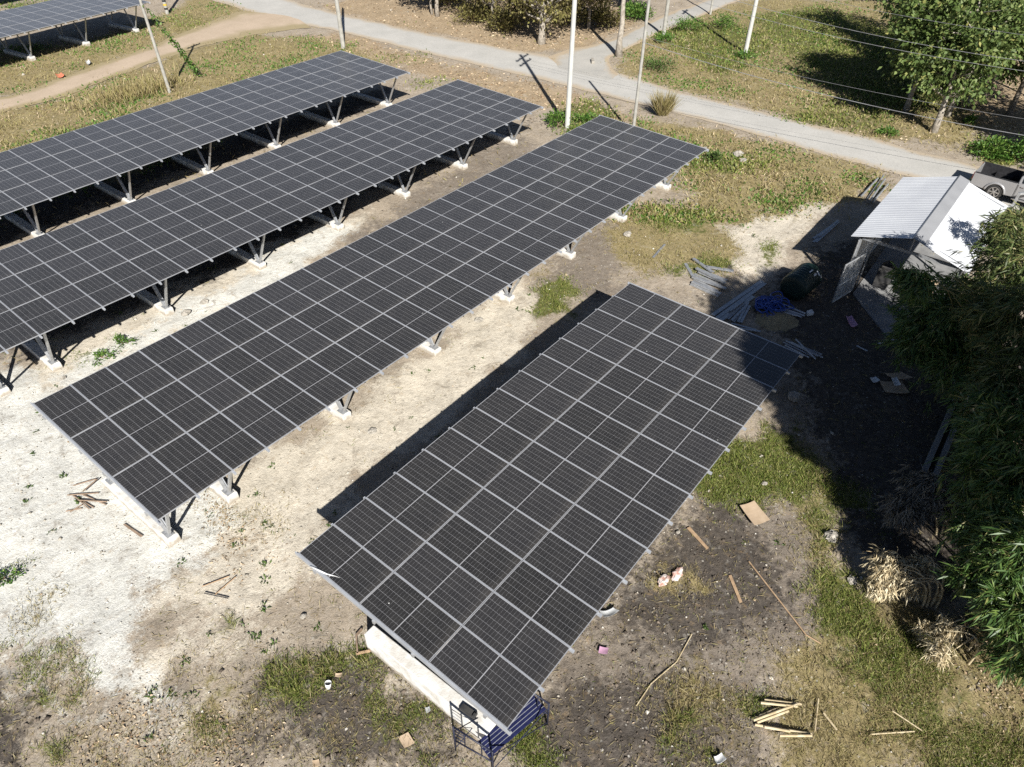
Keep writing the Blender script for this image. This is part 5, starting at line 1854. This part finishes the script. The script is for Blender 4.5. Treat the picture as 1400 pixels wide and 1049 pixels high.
# open wooden frame by the concrete beam
t_ = thing('wooden_formwork', 'small open wooden formwork beside the left end of the concrete beam', 'formwork', tuple(G(498, 884)[:2]) + (0,))
ox = t_.location.copy()
for a_, c_, m in (((487, 868), (489, 894), 'soot'), ((504, 869), (506, 890), 'soot'), ((487, 894), (506, 890), 'wood'), ((487, 869), (495, 860), 'soot')):
    b = MB()
    b.bar(Vector(G(a_[0], a_[1], .05)) - ox, Vector(G(c_[0], c_[1], .05)) - ox, 0.04, 0.07)
    b.build('batten', M['oldwood' if m == 'soot' else 'wood'], t_)

# white cable lying across the panels of the nearest array
b = MB()
pts = [Vector(G(q[0], q[1], 2.44 + z)) for q, z in (((424, 774), .03), ((434, 779), .05), ((447, 785), .04), ((458, 788), .02), ((472, 793), .015), ((490, 802), .01))]
b.tube(pts, [0.022, 0.022, 0.018, 0.014, 0.010, 0.006], 6)
tag(b.build('cable', M['white'], smooth=True), 'white cable end lying across the nearest array at its left corner', 'cable')
# short white strips behind the pallet of soil at the junction
sheet('kerb_stone', 'white stone marker at the mouth of the side road', 'marker stone', [(808, 79), (812, 79), (813, 84), (809, 84)], M['stone'], 0.25, 0.25, 0.0)


# ------------------------------------------------------------------ ground cover (what nobody could count)
def sample(n, seed):
    """points on the ground, as many per patch of picture near and far"""
    R = np.random.default_rng(seed)
    px, py = R.uniform(-140, 1540, n), R.uniform(-70, 1190, n)
    d = np.array(RIGHT)[None] * ((px - 700) / FPX)[:, None] - np.array(UP)[None] * ((py - 524.5) / FPX)[:, None] + np.array(FWD)[None]
    t = -CAMPOS.z / d[:, 2]
    P = np.array(CAMPOS) + d * t[:, None]
    h, near = ground_height(P[:, 0], P[:, 1])
    P[:, 2] = h
    f = fields(P[:, 0], P[:, 1])
    ok = near > 0.0
    return P[ok], t[ok], [c[ok] for c in f], near[ok], R


def clump(P, s, seed):
    return lattice_noise(P[:, 0], P[:, 1], s, seed, 3)


def blades(name, label, cat, P, dist, k, ln, wd, m, R, lie=0.7, jit=0.12):
    i = np.repeat(np.arange(len(P)), k)
    n_ = len(i)
    B = P[i] + R.normal(size=(n_, 3)) * np.array([jit, jit, 0]) * np.clip(dist[i] / 22, .6, 2.2)[:, None]
    B[:, 2] -= 0.01
    D = R.normal(size=(n_, 3)) * lie + np.array([0, 0, 1.0])
    D[:, 2] = np.abs(D[:, 2]) * 0.9 + 0.05
    l_ = R.uniform(*ln, n_)
    w_ = R.uniform(*wd, n_) * np.clip(dist[i] / 20, .8, 1.7)
    V, F = leaf_arrays(B, D, l_, w_, 0.04)
    o = np_mesh(name, V, F, m)
    return tag(o, label, cat, None, 'stuff')


P, t, f, near, R = sample(420000, 201)
u = R.random(len(P))
cl = clump(P, 1.1, 31) + 0.5 * clump(P, 0.35, 32)
pg = np.clip((f[G_] + (cl - 0.78) * 1.2) * 1.7 - 0.35, 0, 1) * (f[G_] > 0.04) * 0.55
ps = np.clip(f[S_] * 1.3 - 0.1, 0, 1) * np.clip((cl - 0.50) * 2.5, 0.05, 1) * 0.5 * (1 - 0.6 * f[G_])
pe = 0.012 * np.clip((cl - 0.75) * 4, 0, 1) * (1 - np.clip(f[W_] * 1.6, 0, 1))
g_ = u < pg + pe * 0.6
s_ = (u >= pg + pe) & (u < pg + pe + ps + 0.012 * (f[C_] < .3) * (f[W_] < .2))
fa = t > 34
blades('green_grass', 'short green grass growing in patches over the yard and verges', 'grass', P[g_ & ~fa], t[g_ & ~fa], 7, (.05, .15), (.010, .020), M['grass'], R)
blades('dry_grass', 'dry straw coloured grass over the banks, verges and field', 'grass', P[s_ & ~fa], t[s_ & ~fa], 5, (.05, .19), (.008, .018), M['straw'], R, 1.0)
blades('rough_grass', 'rough green growth on the slope and field beyond the arrays', 'grass', P[g_ & fa], t[g_ & fa], 4, (.10, .34), (.03, .06), M['grass'], R, 0.9, 0.2)
blades('straw_grass', 'pale straw grass on the slope and field beyond the arrays', 'grass', P[s_ & fa], t[s_ & fa], 4, (.10, .36), (.014, .03), M['straw'], R, 1.0, 0.2)
tt = (u > 0.955) & ~fa & ((f[G_] > .35) | (f[S_] > .5)) & (clump(P, 1.5, 43) > 0.52)
tg = tt & (f[G_] > .3)
blades('tall_grass', 'taller green tufts standing out of the short grass', 'grass', P[tg], t[tg], 12, (.14, .34), (.010, .020), M['grass'], R, 0.7, 0.10)
ts = tt & (f[G_] <= .45)
blades('tall_straw', 'taller pale straw tufts standing out of the dry grass', 'grass', P[ts], t[ts], 9, (.14, .42), (.008, .016), M['straw'], R, 0.9, 0.12)
# leafy growth in knots on the far slope
sel = (u > 0.90) & (f[S_] + f[G_] > 0.5) & (t > 34) & (clump(P, 2.6, 41) > 0.55)
blades('undergrowth', 'leafy green undergrowth in knots on the slope beyond the road', 'undergrowth', P[sel], t[sel], 14, (.08, .22), (.04, .09), M['bush'], R, 1.1, 0.26)
sel = (u > 0.93) & (f[S_] + f[G_] > 0.5) & (t > 34) & (clump(P, 2.2, 42) > 0.56)
blades('dead_undergrowth', 'brown dead stems and leaves tangled on the slope beyond the road', 'undergrowth', P[sel], t[sel], 6, (.12, .34), (.012, .03), M['litter'], R, 1.2, 0.25)

P, t, f, near, R = sample(260000, 202)
u = R.random(len(P))
cl = clump(P, 0.8, 33)
lsel = u < np.clip(f[L_] * 1.3, 0, 1) * 0.95 * np.clip((cl - 0.25) * 4, 0.25, 1) + 0.001
Pl = P[lsel]
n_ = len(Pl)
D = R.normal(size=(n_, 3)) * np.array([1, 1, 0.22])
ls_ = np.clip(t[lsel] / 45, .45, 1) * .24
V, F = leaf_arrays(Pl + np.array([0, 0, .02]), D, R.uniform(.4, 1.0, n_) * ls_, R.uniform(.22, .55, n_) * ls_, 0.1)
tag(np_mesh('fallen_leaves', V, F, M['litter']), 'brown fallen teak leaves along the road and under the trees', 'fallen leaves', None, 'stuff')
# straw and twigs lying about on bare soil
tw = (u > 0.93) & (f[W_] < 0.5) & (f[C_] < 0.7)
Pt = P[tw]
n_ = len(Pt)
D = R.normal(size=(n_, 3)) * np.array([1, 1, 0.12])
V, F = leaf_arrays(Pt + np.array([0, 0, .02]), D, R.uniform(.06, .30, n_), R.uniform(.008, .018, n_) * np.clip(t[tw] / 20, .8, 2.5), 0.05)
tag(np_mesh('straw_litter', V, F, M['straw']), 'bits of straw and twigs lying on the bare soil', 'straw litter', None, 'stuff')

# stones and clods: small faceted lumps
OCT = np.array([(1, 0, 0), (0, 1, 0), (-1, 0, 0), (0, -1, 0), (0, 0, 1), (0, 0, -1)], float)
OF = np.array([(0, 1, 4), (1, 2, 4), (2, 3, 4), (3, 0, 4), (1, 0, 5), (2, 1, 5), (3, 2, 5), (0, 3, 5)])


def lumps(name, label, cat, P, size, m, R):
    n_ = len(P)
    V = OCT[None] * (1 + R.normal(size=(n_, 6, 1)) * 0.28) * size[:, None, None] * np.array([1, 1, .65])
    a_ = R.random(n_) * 6.28
    c_, s2 = np.cos(a_)[:, None], np.sin(a_)[:, None]
    V = np.stack([V[..., 0] * c_ - V[..., 1] * s2, V[..., 0] * s2 + V[..., 1] * c_, V[..., 2]], -1) + P[:, None] + np.array([0, 0, .01])
    F = (OF[None] + (np.arange(n_) * 6)[:, None, None]).reshape(-1, 3)
    return tag(np_mesh(name, V.reshape(-1, 3), F, m), label, cat, None, 'stuff')


gm = leafmat('gravel_stone', [(0, (0.22, 0.195, 0.155)), (0.7, (0.42, 0.385, 0.32)), (1, (0.64, 0.61, 0.55))], 0.95, 0)
cm = leafmat('soil_clod', [(0, (0.06, 0.048, 0.038)), (0.6, (0.13, 0.105, 0.082)), (1, (0.22, 0.18, 0.14))], 1.0, 0)
P, t, f, near, R = sample(150000, 203)
u = R.random(len(P))
cl = clump(P, 1.4, 34)
gs = u < 0.012 + 0.10 * np.clip(f[W_] + f[C_] * 0.8, 0, 1) * np.clip((cl - 0.35) * 3, 0.1, 1) + 0.02 * f[B_]
tag(lumps('gravel', 'loose pale stones scattered over the crushed rock and soil', 'gravel', P[gs], np.clip(R.lognormal(-3.7, .45, gs.sum()), .012, .09) * np.clip(t[gs] / 24, .8, 2), gm, R))
cs = (u > 1 - (0.20 * f[D_] + 0.09 * f[B_] + 0.01)) & (f[W_] < .4) & (f[C_] < .5)
tag(lumps('soil_clods', 'dark crumbs and clods of soil on the bare ground', 'soil', P[cs], np.clip(R.lognormal(-3.9, .5, cs.sum()), .012, .07), cm, R))

# little weeds dotted over the gravel
P, t, f, near, R = sample(30000, 204)
u = R.random(len(P))
cl = clump(P, 1.8, 35)
ws = u < (0.030 * np.clip(f[C_] + f[W_] * .5, 0, 1) + 0.004) * np.clip((cl - 0.42) * 6, 0, 1.6)
Pw = P[ws]
i = np.repeat(np.arange(len(Pw)), 12)
n_ = len(i)
sz = R.uniform(.04, .13, len(Pw))[i]
D = R.normal(size=(n_, 3)) + np.array([0, 0, .6])
D[:, 2] = np.abs(D[:, 2])
V, F = leaf_arrays(Pw[i] + R.normal(size=(n_, 3)) * np.array([.05, .05, 0]) * (sz / .09)[:, None], D, sz * R.uniform(.6, 1.3, n_), sz * .45, .1)
tag(np_mesh('weeds', V, F, M['weed']), 'small dark green weeds dotted over the cream gravel', 'weeds', None, 'stuff')
